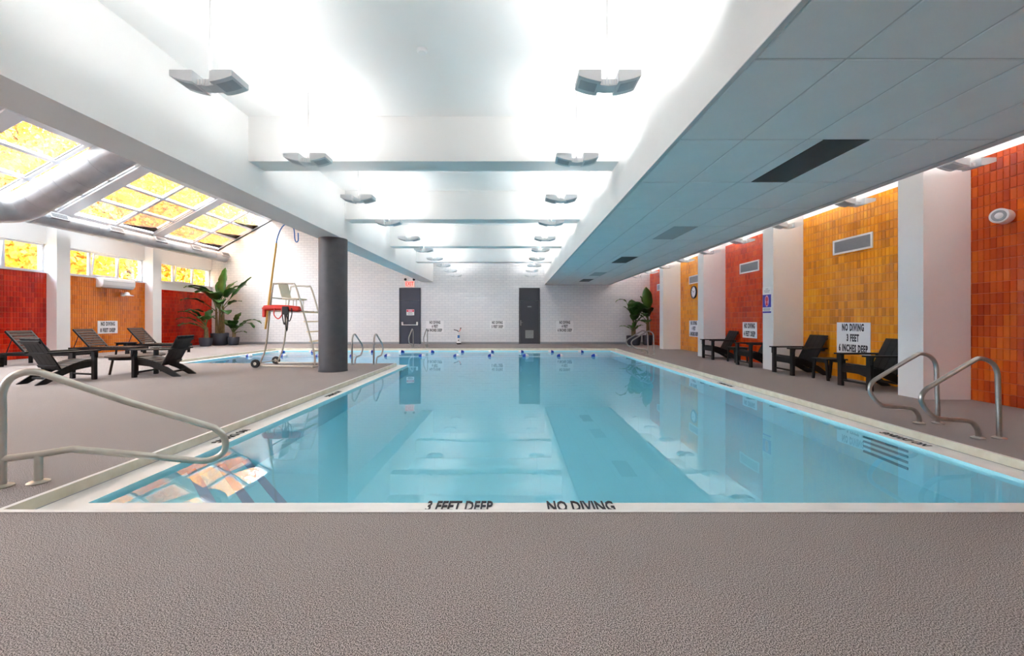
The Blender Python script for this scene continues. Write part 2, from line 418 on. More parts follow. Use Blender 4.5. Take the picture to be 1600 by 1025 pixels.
# depth lettering on the ledges
text('3 FEET DEEP', .205, 'ink', pool, (-.355, 2.735, ZL + .004), (0, 0, 0), sx=.40, bold=.022)
text('NO DIVING', .205, 'ink', pool, (.452, 2.735, ZL + .004), (0, 0, 0), sx=.42, bold=.022)
for (x, y, rz) in ((4.08, 4.30, 90), (4.08, 7.9, 90), (-3.0, 4.4, -90), (-3.0, 6.9, -90)):
    text('NO DIVING', .13, 'ink', pool, (x, y, ZL + .004), (0, 0, R(rz)), sx=.74, bold=.012)
wp = inset(POOL, LEDGE - .012)
water = MB().prism(wp, -2.75, ZW, 'z').build('pool_water', 'water')
tag(water, 'clear still blue water filling the swimming pool', 'water', kind='stuff')

# ------------------------------------------------------------------ walls
# far wall (white painted brick)
fw = MB()
fw.prism([(XL - .3, -.12), (XR + .3, -.12), (XR + .3, ZCEIL + .2), (BX0, ZCEIL + .2), (BX0, 6.4), (XSKY, 6.4), (XSKY - .1, ZSKY + .02), (XL - .3, ZEAVE - .2)], YF, YF + .25, 'y')
wall_far = struct(fw.build('wall_far', 'brick'), 'white painted brick end wall behind the pool', 'wall')
MB().box(XL, XR, YF - .012, YF, 0, .09).build('baseboard', 'vent', wall_far)
wall_back = struct(MB().box(XL - .3, XR + .3, YB - .25, YB, -.12, 6.4).build('wall_back', 'plaster'), 'plain white wall closing the near end of the hall', 'wall')

def tile_geo(mb, x, sgn, y, z, y1, z1, g=.0022, t=.008):
    """one glazed tile on the wall plane x; sgn is the direction into the room"""
    a0, a1, b0, b1 = y + g, y1 - g, z + g, z1 - g; c = .003
    v = [(x, a0, b0), (x, a1, b0), (x, a1, b1), (x, a0, b1)]
    w = [(x + sgn * t, a0 + c, b0 + c), (x + sgn * t, a1 - c, b0 + c), (x + sgn * t, a1 - c, b1 - c), (x + sgn * t, a0 + c, b1 - c)]
    F = [(4, 5, 6, 7), (0, 1, 5, 4), (1, 2, 6, 5), (2, 3, 7, 6), (3, 0, 4, 7)]
    if sgn < 0: F = [f[::-1] for f in F]
    mb.add(v + w, F)
def tile_field(wall, x, sgn, ya, yb, ztop, tm, grout, single=None):
    MB().box(*(sorted((x, x - sgn * .02))), ya, yb, 0, ztop).build('grout_bed', grout, wall)
    rest = MB(); proto = None; n = 0
    for i in range(int(math.floor(ya / TP)), int(math.ceil(yb / TP))):
        y0, y1 = max(i * TP, ya), min((i + 1) * TP, yb)
        if y1 - y0 < .012: continue
        for j in range(int(math.ceil(ztop / TH))):
            z0, z1 = j * TH, min((j + 1) * TH, ztop)
            if z1 - z0 < .012: continue
            if single and single[0] <= (y0 + y1) / 2 <= single[1]:
                full = y1 - y0 > TP * .99 and z1 - z0 > TH * .99
                if full and proto is None:
                    q = MB(); tile_geo(q, 0, sgn, 0, 0, TP, TH); proto = q.build('tile', tm, wall, loc=(x, y0, z0)); n += 1
                elif full:
                    o = bpy.data.objects.new('tile', proto.data); col.objects.link(o); o.parent = wall; o.location = (x, y0, z0); n += 1
                else:
                    q = MB(); tile_geo(q, 0, sgn, 0, 0, y1 - y0, z1 - z0); q.build('tile', tm, wall, loc=(x, y0, z0)); n += 1
            else: tile_geo(rest, x, sgn, y0, z0, y1, z1)
    if rest.v: tag(rest.build('tile_field', tm, wall), kind='stuff')
    return n

# right wall
wr = MB().box(XR + .02, XR + .3, YB, YF, -.12, ZCEIL + .1)
wr.box(XR - .004, XR + .03, YB, YF, ZCROSS, ZCEIL + .1)
wall_right = struct(wr.build('wall_right', 'plaster'), 'right wall of glazed tile bays between white pillars', 'wall')
bays = list(zip([YB - CD] + COLY, COLY + [YF]))
RC = ['tile_mix', 'tile_yellow', 'tile_mix', 'tile_yellow', 'tile_vermilion', 'tile_yellow', 'tile_vermilion']
for k, (c0, c1) in enumerate(bays):
    y0, y1 = c0 + CD, c1
    # bay 2 ends at the nearest pillar in view (6.06): its last columns are picked apart one by one
    sg = {2: (5.27, 6.1), 3: (7.20, 7.43)}.get(k)
    tile_field(wall_right, XR, -1, y0, y1, ZCROSS, RC[k], 'grout_r' if 'yellow' not in RC[k] else 'grout_o', sg)
for c in COLY:
    MB().box(PXR, XR + .02, c, c + CD, 0, ZCEIL).build('pillar', 'plaster', wall_right)

# left wall: tiles, strip windows, header, pillars up to the eave
wl = MB()
LC = ['tile_red', 'tile_orange', 'tile_red', 'tile_orange', 'tile_red', 'tile_orange', 'tile_red']
wall_left = None; wins = []
for k, (c0, c1) in enumerate(bays):
    y0, y1 = c0 + CD, c1
    zt, zs, zh = (2.68, 2.68, 3.57) if k != 6 else (2.45, 2.78, 3.60)
    wl.box(XL - .28, XL - .02, y0, y1, -.12, zs); wl.box(XL - .28, XL, y0, y1, zh, ZEAVE)
    if zs > zt: wl.box(XL - .03, XL, y0, y1, zt, zs)
    wins.append((y0, y1, zs, zh))
wall_left = struct(wl.build('wall_left', 'plaster'), 'left wall with red and orange tile bays under strip windows', 'wall')
for k, (c0, c1) in enumerate(bays):
    tile_field(wall_left, XL, 1, c0 + CD, c1, 2.68 if k != 6 else 2.45, LC[k], 'grout_r' if LC[k] == 'tile_red' else 'grout_o')
for c in COLY:
    MB().box(XL - .28, PXL, c, c + CD, 0, ZEAVE).build('pillar', 'plaster', wall_left)
for k, (y0, y1, zs, zh) in enumerate(wins):
    if k < 3: nm = None
    w = struct(empty('window_%d' % (k + 1), (XL - .12, y0, zs)), 'white framed three-pane strip window ' + {4: 'above red tiles behind the raised lounger', 5: 'above the air conditioner', 6: 'behind the corner plants'}.get(k, 'in the near part of the left wall'), 'window')
    L, H = y1 - y0, zh - zs; f = .055
    fr = MB().box(-.03, .03, 0, L, 0, f).box(-.03, .03, 0, L, H - f, H).box(-.03, .03, 0, f, f, H - f).box(-.03, .03, L - f, L, f, H - f)
    fr.build('window_frame', 'frame', w)
    for q in (1, 2): MB().box(-.03, .03, L * q / 3 - .04, L * q / 3 + .04, f, H - f).build('mullion', 'frame', w)
    MB().box(-.02, .16, 0, L, -.03, 0).build('window_sill', 'frame', w)
    for q in range(3):
        a, b = L * q / 3 + (f if q == 0 else .04), L * (q + 1) / 3 - (f if q == 2 else .04)
        if q == 1 and k in (4, 5, 6):
            s = MB().box(-.02, .02, a, b, 0, .045).box(-.02, .02, a, b, H - 2 * f - .045, H - 2 * f).box(-.02, .02, a, a + .045, .045, H - 2 * f - .045).box(-.02, .02, b - .045, b, .045, H - 2 * f - .045)
            so = s.build('casement', 'frame', w, loc=(.02, 0, f)); so.rotation_euler = (0, R(7), 0)
            MB().box(-.004, .004, a + .04, b - .04, .04, H - 2 * f - .04).build('pane', 'glass', so)
        else:
            MB().box(-.004, .004, a, b, f, H - f).build('pane', 'glass', w)

# ------------------------------------------------------------------ ceilings and beams
ceil = struct(MB().box(BX1 - .02, XR + .3, YB, YF, ZCEIL, ZCEIL + .2).build('ceiling', 'ceil'), 'high white ceiling slab over the pool', 'ceiling')
MB().box(BX0, BX1, YB, YF, ZBEAM, 6.4).build('long_beam', 'plaster', ceil)
for c in COLY:
    MB().box(BX1, SX0 + .02, c, c + CD, ZCROSS, ZCEIL).build('cross_beam', 'plaster', ceil)
    MB().box(SX1, PXR, c, c + CD, ZCROSS, ZCEIL).build('cross_beam', 'plaster', ceil)
for q in range(6):   # small smoke detector discs
    MB().lathe([(.06, 0), (.06, -.02), (.045, -.035), (.0, -.036)], 16, (-1.0, COLY[q] + 2.0, ZCEIL)).build('smoke_detector', 'whitepl', ceil, True)
# upper white ceiling over the lounge side; added unseen wall above keeps sun off the skylight
upper = struct(MB().box(XSKY, BX0, YB, YF, 6.15, 6.4).build('ceiling_lounge', 'ceil'), 'white ceiling between long beam and skylight', 'ceiling')
struct(MB().box(XSKY, XSKY + .3, YB - .3, YF + .3, 6.4, 6.9).build('wall_sunblock', 'sunblock'), 'added unseen wall keeping sun off the skylight', 'wall')

# dropped soffit with acoustic panels
soffit = struct(empty('ceiling_soffit', (SX0, 0, ZS)), 'dropped ceiling of grey-blue acoustic panels along the tiled wall', 'ceiling')
def P_(mb, n, m): o = mb.build(n, m, soffit); o.matrix_parent_inverse = Matrix.Translation((-SX0, 0, -ZS)); return o
P_(MB().box(SX0, SX0 + .015, YB, YF, ZS - .004, ZCEIL), 'fascia', 'plaster')
P_(MB().box(SX1 - .015, SX1, YB, YF, ZS - .004, ZCEIL), 'fascia', 'plaster')
gx = [1.60, 2.21, 2.82, 3.43, 4.04, 4.65]; gy = [3.95 + 1.22 * k for k in range(-6, 14)]
gy = [YB] + [y for y in gy if YB < y < YF] + [YF]
P_(MB().box(SX0 + .015, SX1 - .015, YB, YF, ZS + .03, ZS + .06), 'backing', 'tbar')
g = MB()
for x in gx: g.box(x - .012, x + .012, YB, YF, ZS + .001, ZS + .03)
for y in gy[1:-1]: g.box(1.6, 4.65, y - .012, y + .012, ZS + .0015, ZS + .03)
P_(g, 'grid', 'tbar')
P_(MB().box(SX0 - .006, gx[0] - .004, YB, YF, ZS - .012, ZS - .004), 'edge_trim', 'tbar')
P_(MB().box(gx[-1] + .004, SX1 + .004, YB, YF, ZS - .012, ZS - .004), 'edge_trim', 'tbar')
VENTS = {3.95: 'dark', 7.61: 'light', 11.27: 'dark', 14.93: 'light', 17.37: 'dark'}
for yi in range(len(gy) - 1):
    for xi in range(5):
        y0, y1 = gy[yi] + .009, gy[yi + 1] - .009; x0, x1 = gx[xi] + .009, gx[xi + 1] - .009
        kind = [v for k, v in VENTS.items() if abs(gy[yi] - k) < .02] if xi == 2 else []
        if kind: x1 = x0 + .15
        P_(MB().rbox(x0, x1, y0, y1, ZS - .006, ZS + .02, .005), 'ceiling_panel', 'panel')
        if kind:
            a0, a1 = x1 + .004, gx[xi + 1] - .004
            if kind[0] == 'dark':
                P_(MB().box(a0, a1, y0, y1, ZS + .015, ZS + .025), 'vent_back', 'dark')
                s = MB(); n = 26
                for i in range(n):
                    x = a0 + (a1 - a0) * (i + .5) / n; s.box(x - .0045, x + .0045, y0, y1, ZS - .008, ZS + .012)
                P_(s, 'vent_slats', 'ventslat')
            else: P_(MB().rbox(a0, a1, y0, y1, ZS - .008, ZS + .02, .006), 'light_diffuser', 'diffuser')

# ------------------------------------------------------------------ skylight
sky = struct(empty('window_skylight', (XL, 0, ZEAVE)), 'sloping white framed skylight of square panes over the lounge side', 'skylight')
dx, dz = XSKY - PXL, ZSKY - ZEAVE; SL = math.hypot(dx, dz); ang = math.atan2(dz, dx)
def Sk(mb, n, m, parent=None):
    """skylight pieces are made in slope coordinates: u up the slope, y along the wall, w out of the plane"""
    o = mb.build(n, m, parent or sky)
    if parent is None:
        o.matrix_parent_inverse = Matrix.Translation((-XL, 0, -ZEAVE))
        o.location = (PXL, 0, ZEAVE); o.rotation_euler = (0, -ang, 0)
    return o
for c in [YB - .3] + COLY + [YF]:
    Sk(MB().box(-.35, SL + .1, c, c + CD + .02, -.10, .12), 'rafter', 'frame')
Sk(MB().box(-.36, .02, YB, YF, -.06, .10), 'eave_rail', 'frame'); Sk(MB().box(SL - .04, SL + .12, YB, YF, -.06, .1), 'top_rail', 'frame')
rnd = random.Random(3)
for k, (c0, c1) in enumerate(bays):
    y0, y1 = c0 + CD + .02, c1
    ym = (y0 + y1) / 2
    Sk(MB().box(0, SL, ym - .06, ym + .06, -.05, .04), 'glazing_bar', 'frame')
    for q in (0, 1): Sk(MB().box(0, SL, (y0, y1 - .05)[q], (y0 + .05, y1)[q], -.05, .04), 'glazing_bar', 'frame')
    for r in range(3):
        u0, u1 = .02 + (SL - .06) * r / 3, .02 + (SL - .06) * (r + 1) / 3
        if r: Sk(MB().box(u0 - .05, u0 + .05, y0, y1, -.05, .04), 'glazing_bar', 'frame')
        for q in (0, 1):
            a, b = ((y0 + .05, ym - .06), (ym + .06, y1 - .05))[q]
            gm = 'glass_bronze' if (q == 1 and rnd.random() < .55) or (k == 6 and r == 0) else 'glass_haze'
            pn = Sk(MB().box(u0 + .03, u1 - .03, a, b, .0, .008), 'pane', gm)
            gk = MB().box(u0 + .045, u0 + .062, a, b, -.012, .0).box(u0 + .045, u1 - .04, b - .016, b, -.012, 0)
            Sk(gk, 'gasket', 'gasket', pn)
            if q == 1 and k >= 4 and (r == 0 or k == 6):
                L = b - a; n = 9; pts = [(u0 + .05, a + .1 * L), (u0 + .05, b)]
                for i in range(n):
                    t = i / (n - 1); pts.append((u0 + .07 + .26 * (1 - t) ** 1.5 * rnd.uniform(.6, 1.1) + .02, b - L * .85 * t))
                Sk(MB().prism(pts, .010, .035, 'z'), 'leaf_litter', 'litter', pn)

# ------------------------------------------------------------------ doors in the far wall
def sc(x, y): return (x - 801) * YF / FPX, CAMH + (500 - y) * YF / FPX   # pixel on the end wall -> X, Z
def door(n, x0, x1, body, label):
    d = struct(empty('door_%d' % n, ((x0 + x1) / 2, YF, 0)), label, 'door')
    w = (x1 - x0) / 2; t = .055
    MB().box(-w, -w + t, -.05, .02, 0, 2.74).box(w - t, w, -.05, .02, 0, 2.74).box(-w + t, w - t, -.05, .02, 2.68, 2.74).box(-w + t, w - t, -.05, .02, 2.13, 2.17).build('door_frame', body, d)
    MB().box(-w + t, w - t, -.03, 0, 2.17, 2.68).build('transom_panel', body, d)
    MB().rbox(-w + t + .004, w - t - .004, -.022, .02, .01, 2.126, .004).build('door_leaf', body, d)
    return d, w
d1, w1 = door(1, -5.54, -4.50, 'slate', 'slate blue exit door with a push bar and a warning sign')
pb = MB().tube([(-.36, -.10, .93), (.36, -.10, .93)], .018, 10).build('push_bar', 'whitepl', d1, True)
for s in (-1, 1): MB().rbox(s * .36 - .035, s * .36 + .035, -.11, -.02, .91, 1.08, .01).build('bar_bracket', 'whitepl', pb)
d2, w2 = door(2, .31, 1.33, 'darkdoor', 'charcoal door with a lever handle and a low louvre')
ha = MB().rbox(-.45, -.40, -.035, -.02, .90, 1.16, .006).build('handle_plate', 'steel', d2)
MB().tube([(-.425, -.03, 1.05), (-.425, -.075, 1.05), (-.33, -.075, 1.05)], .011, 8).build('lever', 'steel', ha, True)
lv = MB().box(-.2, .2, -.034, -.02, .28, .31).box(-.2, .2, -.034, -.02, .64, .67).box(-.2, -.17, -.034, -.02, .31, .64).box(.17, .2, -.034, -.02, .31, .64).build('louvre', 'steel', d2)
MB().box(-.17, .17, -.0235, -.021, .31, .64).build('louvre_back', 'vent', lv)
for i in range(7): MB().box(-.17, .17, -.036, -.024, .325 + .046 * i, .345 + .046 * i).build('louvre_slat', 'steel', lv)
MB().rbox(-.1, .1, -.025, -.021, 1.79, 1.85, .001).build('name_plate', 'vent', d2)

# ------------------------------------------------------------------ signs
def sign(loc, rz, w, h, lines, label, size=.14, cat='sign', group=None, backing='signw', sx=.62):
    s = empty('depth_sign', loc, rz)
    MB().rbox(-w / 2, w / 2, -.012, 0, 0, h, .002).build('board', backing, s)
    n = len(lines); 
    for i, t in enumerate(lines):
        z = h - h * (i + .5) / n
        text(t, size, 'ink', s, (0, -.0135, z), (R(90), 0, 0), sx=sx * .76, bold=.045, spacing=1.2)
    tag(s, label, cat, group); return s
sign((6.717, 8.14, .50), R(-90), .80, .62, ['NO DIVING', '3 FEET', '6 INCHES DEEP'], 'white NO DIVING 3 FEET 6 INCHES DEEP board on amber tiles', .19, sx=.60)
sign((6.717, 11.69, .66), R(-90), .70, .45, ['NO DIVING', '4 FEET DEEP'], 'white NO DIVING 4 FEET DEEP board on vermilion tiles', .19, sx=.60)
sign((6.717, 15.28, .55), R(-90), .80, .60, ['NO DIVING', '4 FEET', '6 INCHES DEEP'], 'white NO DIVING 4 FEET 6 INCHES DEEP board below the clock', .19, sx=.60)
sign((-14.717, 15.0, .68), R(90), .74, .46, ['NO DIVING', '8 FEET DEEP'], 'white NO DIVING 8 FEET DEEP board on orange tiles', .19, sx=.60)
sign((-3.80, YF - .001, .57), 0, .86, .57, ['NO DIVING', '6 FEET', '6 INCHES DEEP'], 'black NO DIVING 6 FEET 6 INCHES DEEP notice beside the exit door', .19, sx=.60)
sign((-.75, YF - .001, .74), 0, .70, .40, ['NO DIVING', '5 FEET DEEP'], 'black NO DIVING 5 FEET DEEP notice between the two doors', .19, sx=.60)
sign((2.55, YF - .001, .57), 0, .86, .57, ['NO DIVING', '4 FEET', '6 INCHES DEEP'], 'black NO DIVING 4 FEET 6 INCHES DEEP notice right of the louvred door', .19, sx=.60)
ws = empty('warning_sign', (-5.0, YF - .0225, 1.40))
MB().rbox(-.19, .19, -.008, 0, 0, .29, .002).build('plate', 'signw', ws)
MB().box(-.18, .18, -.0095, -.008, .16, .275).build('red_band', 'signred', ws)
e = MB(); e.prism([(.125 * math.cos(2 * math.pi * k / 28), .217 + .045 * math.sin(2 * math.pi * k / 28)) for k in range(28)], -.0105, -.0095, 'y'); e.build('pale_oval', 'posterpink', ws)
for z, w in ((.125, .09), (.085, .14), (.045, .11)): MB().box(-w, w, -.0092, -.008, z - .010, z + .010).build('print_line', 'vent', ws)
tag(ws, 'small red and white warning sign on the slate exit door', 'sign')
ex = empty('exit_sign', (-5.02, YF - .02, 2.78))
MB().rbox(-.22, .22, -.07, .019, 0, .28, .008).build('sign_box', 'exitglow', ex)
text('EXIT', .27, 'exitred', ex, (0, -.0725, .145), (R(90), 0, 0), sx=.72, bold=.010)
for s in (-1, 1):
    MB().tube([(s * .17, -.03, .28), (s * .2, -.03, .34)], .012, 8).build('lamp_arm', 'vent', ex, True)
    h = MB(); h.T = Matrix.Translation((s * .21, -.05, .37)) @ Matrix.Rotation(R(100), 4, 'X'); h.lathe([(.03, -.05), (.055, -.03), (.06, .03), (.05, .035)], 14)
    h.build('emergency_lamp', 'rubber', ex, True)
tag(ex, 'glowing red EXIT sign with two emergency lamps above the slate door', 'sign')
# poster on a pillar
po = empty('safety_poster', (PXR - .001, 9.78, 1.33), R(-90))
MB().box(-.165, .165, -.006, 0, 0, .62).build('sheet', 'signw', po)
MB().box(-.16, .16, -.0075, -.006, .14, .44).build('blue_panel', 'posterblue', po)
MB().box(-.16, .16, -.0075, -.006, .005, .045).build('blue_strip', 'posterblue', po)
e = MB(); e.prism([(.075 * math.cos(2 * math.pi * k / 28), .29 + .135 * math.sin(2 * math.pi * k / 28)) for k in range(28)], -.0085, -.0075, 'y'); e.build('pink_oval', 'posterpink', po)
e = MB(); e.prism([(.05 * math.cos(2 * math.pi * k / 24), .33 + .06 * math.sin(2 * math.pi * k / 24)) for k in range(24)], -.0095, -.0085, 'y'); e.build('red_disc', 'posterred', po)
e = MB(); e.prism([(-.045, .185), (.045, .185), (.03, .25), (0, .275), (-.03, .25)], -.0095, -.0085, 'y'); e.build('red_figure', 'posterred', po)
for z, w in ((.575, .05), (.535, .11), (.50, .09), (.115, .13), (.09, .14), (.065, .12)): MB().box(-w, w, -.0072, -.006, z - .006, z + .006).build('print_line', 'vent', po)
tag(po, 'blue and white safety poster with a red emblem on a white pillar', 'poster')

# ------------------------------------------------------------------ pendant uplights
def make_lamp(stem):
    r = empty('pendant_lamp')
    def zb(x): return -.062 * (1 - (abs(x) / .285) ** 2)
    def zt(x): return .012 + .016 * (abs(x) / .27) ** 2
    for s in (-1, 1):
        w = MB(); n = 6; xs = [s * (.074 + (.266 - .074) * i / n) for i in range(n + 1)]
        poly = [(x, zb(x)) for x in xs] + [(x, zt(x)) for x in xs[::-1]]
        w.prism(poly if s > 0 else poly[::-1], -.115, .115, 'y')
        xa, xb = sorted((s * .074, s * .266)); xo = sorted((s * .260, s * .266)); xi = sorted((s * .074, s * .080))
        for y0, y1 in ((-.115, -.109), (.109, .115)): w.box(xa, xb, y0, y1, .010, .042)
        w.box(*xo, -.109, .109, .010, .042); w.box(*xi, -.109, .109, .010, .042)
        wing = w.build('wing', 'skin_lamp', r, True)
        q = MB(); q.prism([(s * .10, zb(.10) - .0015), (s * .17, zb(.17) - .0015), (s * .245, zb(.245) - .0015), (s * .245, zb(.245) + .004), (s * .17, zb(.17) + .004), (s * .10, zb(.10) + .004)][::s], -.07, .06, 'y'); q.build('inset_plate', 'inset', wing)
        xa, xb = sorted((s * .09, s * .25))
        MB().box(xa, xb, -.10, .10, .026, .034).build('lamp_tube', 'lampglow', r)
    c = MB().prism([(-.078, -.052), (0, -.060), (.078, -.052), (.078, .0), (-.078, .0)], -.05, .065, 'y').build('centre_block', 'skin_lamp', r)
    for i in range(6): MB().box(-.07 + .026 * i, -.062 + .026 * i, -.056, -.05, -.048, -.004).build('rib', 'white', c)
    MB().tube([(0, 0, -.01), (0, 0, stem)], .008, 8).build('stem', 'stemgrey', r, True)
    MB().lathe([(.065, stem), (.065, stem - .012), (.02, stem - .03), (.009, stem - .03)], 18).build('canopy', 'white', r, True)
    return r
ZLAMP = 3.26
lamp0 = make_lamp(ZCEIL - ZLAMP); first = True
rows = [(.83, 'white winged pendant uplight in the row beside the panelled soffit', 'pendant row by the soffit'),
        (-2.66, 'white winged pendant uplight in the row beside the long beam', 'pendant row by the long beam'),
        (5.90, 'white winged pendant uplight in the row along the tiled wall', 'pendant row by the tiled wall')]
for x, lab, grp in rows:
    for k in range(-3, 10):  # negative k: unseen lamps added behind the camera for light
        y = 3.63 + 1.745 * k
        if k < 0 and (k == -1 or x > 5): pass
        o = lamp0 if first else copy_tree(lamp0); first = False
        o.location = (x, y, ZLAMP - (.06 if x > 5 else 0)); tag(o, lab, 'lamp', grp)

# ------------------------------------------------------------------ round column under the long beam
rc = struct(empty('round_column', (-4.13, 9.50, 0)), 'thick dark grey round column under the long white beam', 'column')
MB().lathe([(.31, 0), (.31, ZBEAM)], 48).build('shaft', 'grey_col', rc, True)
MB().lathe([(.318, 0), (.318, .02), (.311, .025)], 48).build('base_ring', 'grey_col', rc, True)

# ------------------------------------------------------------------ ducts
dl = empty('air_duct', (-14.0, 0, 4.2))
MB().tube([(0, y, 0) for y in (11.95, 14, 16, 18, 20.05)], .22, 24).build('pipe', 'duct', dl, True)
for y in [11.97 + 1.82 * k for k in range(5)]:
    MB().tube([(0, y - .012, 0), (0, y + .012, 0)], .226, 24).build('seam_band', 'duct', dl, True)
for k in range(0, 5):
    y = 12.55 + 1.82 * k
    gq = MB(); gq.T = Matrix.Translation((0, y, 0)) @ Matrix.Rotation(R(-28), 4, 'Y')
    gq.box(.19, .27, -.26, .26, -.10, .10); go = gq.build('grille_box', 'duct', dl)
    gq = MB(); gq.T = Matrix.Translation((0, y, 0)) @ Matrix.Rotation(R(-28), 4, 'Y')
    gq.box(.268, .273, -.22, .22, -.07, .07); gb = gq.build('grille_opening', 'dark', go)
    for i in range(5):
        gq = MB(); gq.T = Matrix.Translation((0, y, 0)) @ Matrix.Rotation(R(-28), 4, 'Y')
        z = -.055 + .027 * i; gq.box(.272, .279, -.22, .22, z - .004, z + .004); gq.build('grille_slat', 'duct', go)
tag(dl, 'long round metal air duct with grilles along the strip windows', 'duct')
db = empty('riser_duct', (-13.6, 11.55, 4.3))
def dpt(t): return (t * math.cos(ang) + .05, 0, t * math.sin(ang) + .12)
pth = [(-.36, -15.8, -.12), (-.36, -6, -.12), (-.36, -.9, -.12), (-.34, -.45, -.10), (-.22, -.12, -.02), (.0, 0, .10)] + [dpt(t) for t in (.35, 1.0, 2.0, 2.8, 3.4)]
MB().tube(smoothpath(pth, 5), .40, 28).build('pipe', 'duct', db, True)
for t in (.3, .75, 1.2, 1.65, 2.3, 2.9):
    a, b = Vector(dpt(t)), Vector(dpt(t + .03)); MB().tube([a, b], .407, 28).build('seam_band', 'duct', db, True)
tag(db, 'wide silver duct climbing under the skylight to the beam', 'duct')

# ------------------------------------------------------------------ furniture
def make_adirondack():
    r = empty('lounge_chair')
    for s in (-1, 1):
        x = s * .30
        MB().rbox(x - .045, x + .045, .33, .385, 0, .555, .004).build('leg', 'black', r)
        b = MB(); xi = x + s * .046; b.prism([(.335, .555), (.38, .555), (.38, .43), (.365, .43)], min(xi, xi + s * .022), max(xi, xi + s * .022), 'x'); b.build('arm_bracket', 'black', r)
        arm = MB(); arm.prism([(x - .07, .43), (x + .07, .43), (x + .07, -.10), (x + s * .07 - s * .03, -.36), (x - s * .045, -.36), (x - .07, -.10)] if s > 0 else
                              [(x - .07, .43), (x + .07, .43), (x + .07, -.10), (x + .045, -.36), (x - .04, -.36), (x - .07, -.10)], .556, .582, 'z'); arm.build('armrest', 'black', r)
        sk = MB(); xa = s * .245
        sk.prism([(.33, .375), (.33, .25), (.10, .215), (-.10, .13), (-.33, 0), (-.47, 0), (-.47, .015), (-.22, .20), (.0, .30), (.2, .36)], xa - .016, xa + .016, 'x'); sk.build('side_rail', 'black', r)
    MB().rbox(-.255, .255, .335, .365, .25, .375, .004).build('apron', 'black', r)
    MB().rbox(-.23, .23, -.28, -.25, .075, .115, .004).build('stretcher', 'black', r)
    MB().rbox(-.255, .255, .335, .36, .085, .12, .003).build('stretcher', 'black', r)
    ys = [(.36, .385), (.265, .383), (.17, .358), (.075, .325), (-.02, .288), (-.11, .245)]
    for i in range(5):
        (ya, za), (yb, zb_) = ys[i], ys[i + 1]
        q = MB(); L = math.hypot(ya - yb, za - zb_) - .008; q.T = Matrix.Translation((0, (ya + yb) / 2, (za + zb_) / 2)) @ Matrix.Rotation(math.atan2(za - zb_, ya - yb), 4, 'X')
        q.rbox(-.262, .262, -L / 2, L / 2, -.004, .018, .003); q.build('seat_slat', 'black', r)
    lean = R(27)
    bk = Matrix.Translation((0, -.115, .235)) @ Matrix.Rotation(lean, 4, 'X')
    for i in range(4):
        q = MB(); q.T = bk; x = -.264 + .1325 * i; q.rbox(x + .002, x + .1305, -.011, .011, 0, .68, .003); q.build('back_plank', 'black', r)
    for z in (.06, .33, .58):
        q = MB(); q.T = bk; q.rbox(-.255 if z != .33 else -.33, .255 if z != .33 else .33, -.036, -.0115, z, z + .055, .003); q.build('back_rail', 'black', r)
    return r
ch0 = make_adirondack()
CH = [((5.50, 7.10), 90, 'black slatted lounge chair under the 3 FEET 6 INCHES DEEP board'),
      ((5.50, 8.98), 90, 'black slatted lounge chair between the poster pillar and a small table'),
      ((5.50, 10.50), 90, 'black slatted lounge chair partly behind the poster pillar'),
      ((5.50, 12.43), 90, 'black slatted lounge chair nearest the clock'),
      ((-8.62, 7.86), -14, 'black slatted lounge chair turned away beside the round coffee table'),
      ((-7.36, 8.72), 97, 'black slatted lounge chair facing the round coffee table from the pool side')]
for i, ((x, y), a, lab) in enumerate(CH):
    o = ch0 if i == 0 else copy_tree(ch0)
    if i < 4: x = 6.24
    o.location = (x, y, 0); o.rotation_euler = (0, 0, R(a)); tag(o, lab, 'chair', 'black slatted lounge chairs')

def make_side_table():
    r = empty('side_table')
    for i in range(4): MB().rbox(-.21, .21, -.21 + .106 * i, -.21 + .106 * i + .102, .395, .418, .003).build('top_plank', 'black', r)
    for s in (-1, 1):
        MB().rbox(-.17, .17, s * .15 - .012, s * .15 + .012, .335, .394, .003).build('apron', 'black', r)
        for t in (-1, 1):
            q = MB(); y = s * .165
            q.prism([(t * .12, .394), (t * .185, .394), (t * .225, 0), (t * .175, 0)][::t], y - .014, y + .014, 'y'); q.build('leg', 'black', r)
    return r
st0 = make_side_table()
for i, (x, y, a, lab) in enumerate([(6.22, 8.12, 90, 'small black side table below the 3 FEET 6 INCHES DEEP board'),
                                    (6.25, 11.48, 90, 'small black side table in front of the vermilion tiles'),
                                    (-13.05, 13.95, 90, 'small black side table between two slatted sun loungers')]):
    o = st0 if i == 0 else copy_tree(st0)
    o.location = (x, y, 0); o.rotation_euler = (0, 0, R(a)); tag(o, lab, 'table', 'small black side tables')

ct = empty('coffee_table', (-8.30, 9.10, 0))
MB().lathe([(.0, .375), (.50, .375), (.505, .38), (.505, .398), (.50, .402), (0, .402)], 40).build('table_top', 'brownwood', ct, True)
MB().lathe([(.44, .32), (.44, .375), (.42, .375), (.42, .32)], 40).build('skirt', 'black', ct, True)
for k in range(4):
    a = R(45 + 90 * k); c, s = math.cos(a), math.sin(a)
    MB().tube([(.36 * c, .36 * s, .375), (.42 * c, .42 * s, 0)], .022, 8).build('leg', 'brownwood', ct, True)
tag(ct, 'low round dark wood coffee table between two black lounge chairs', 'table')

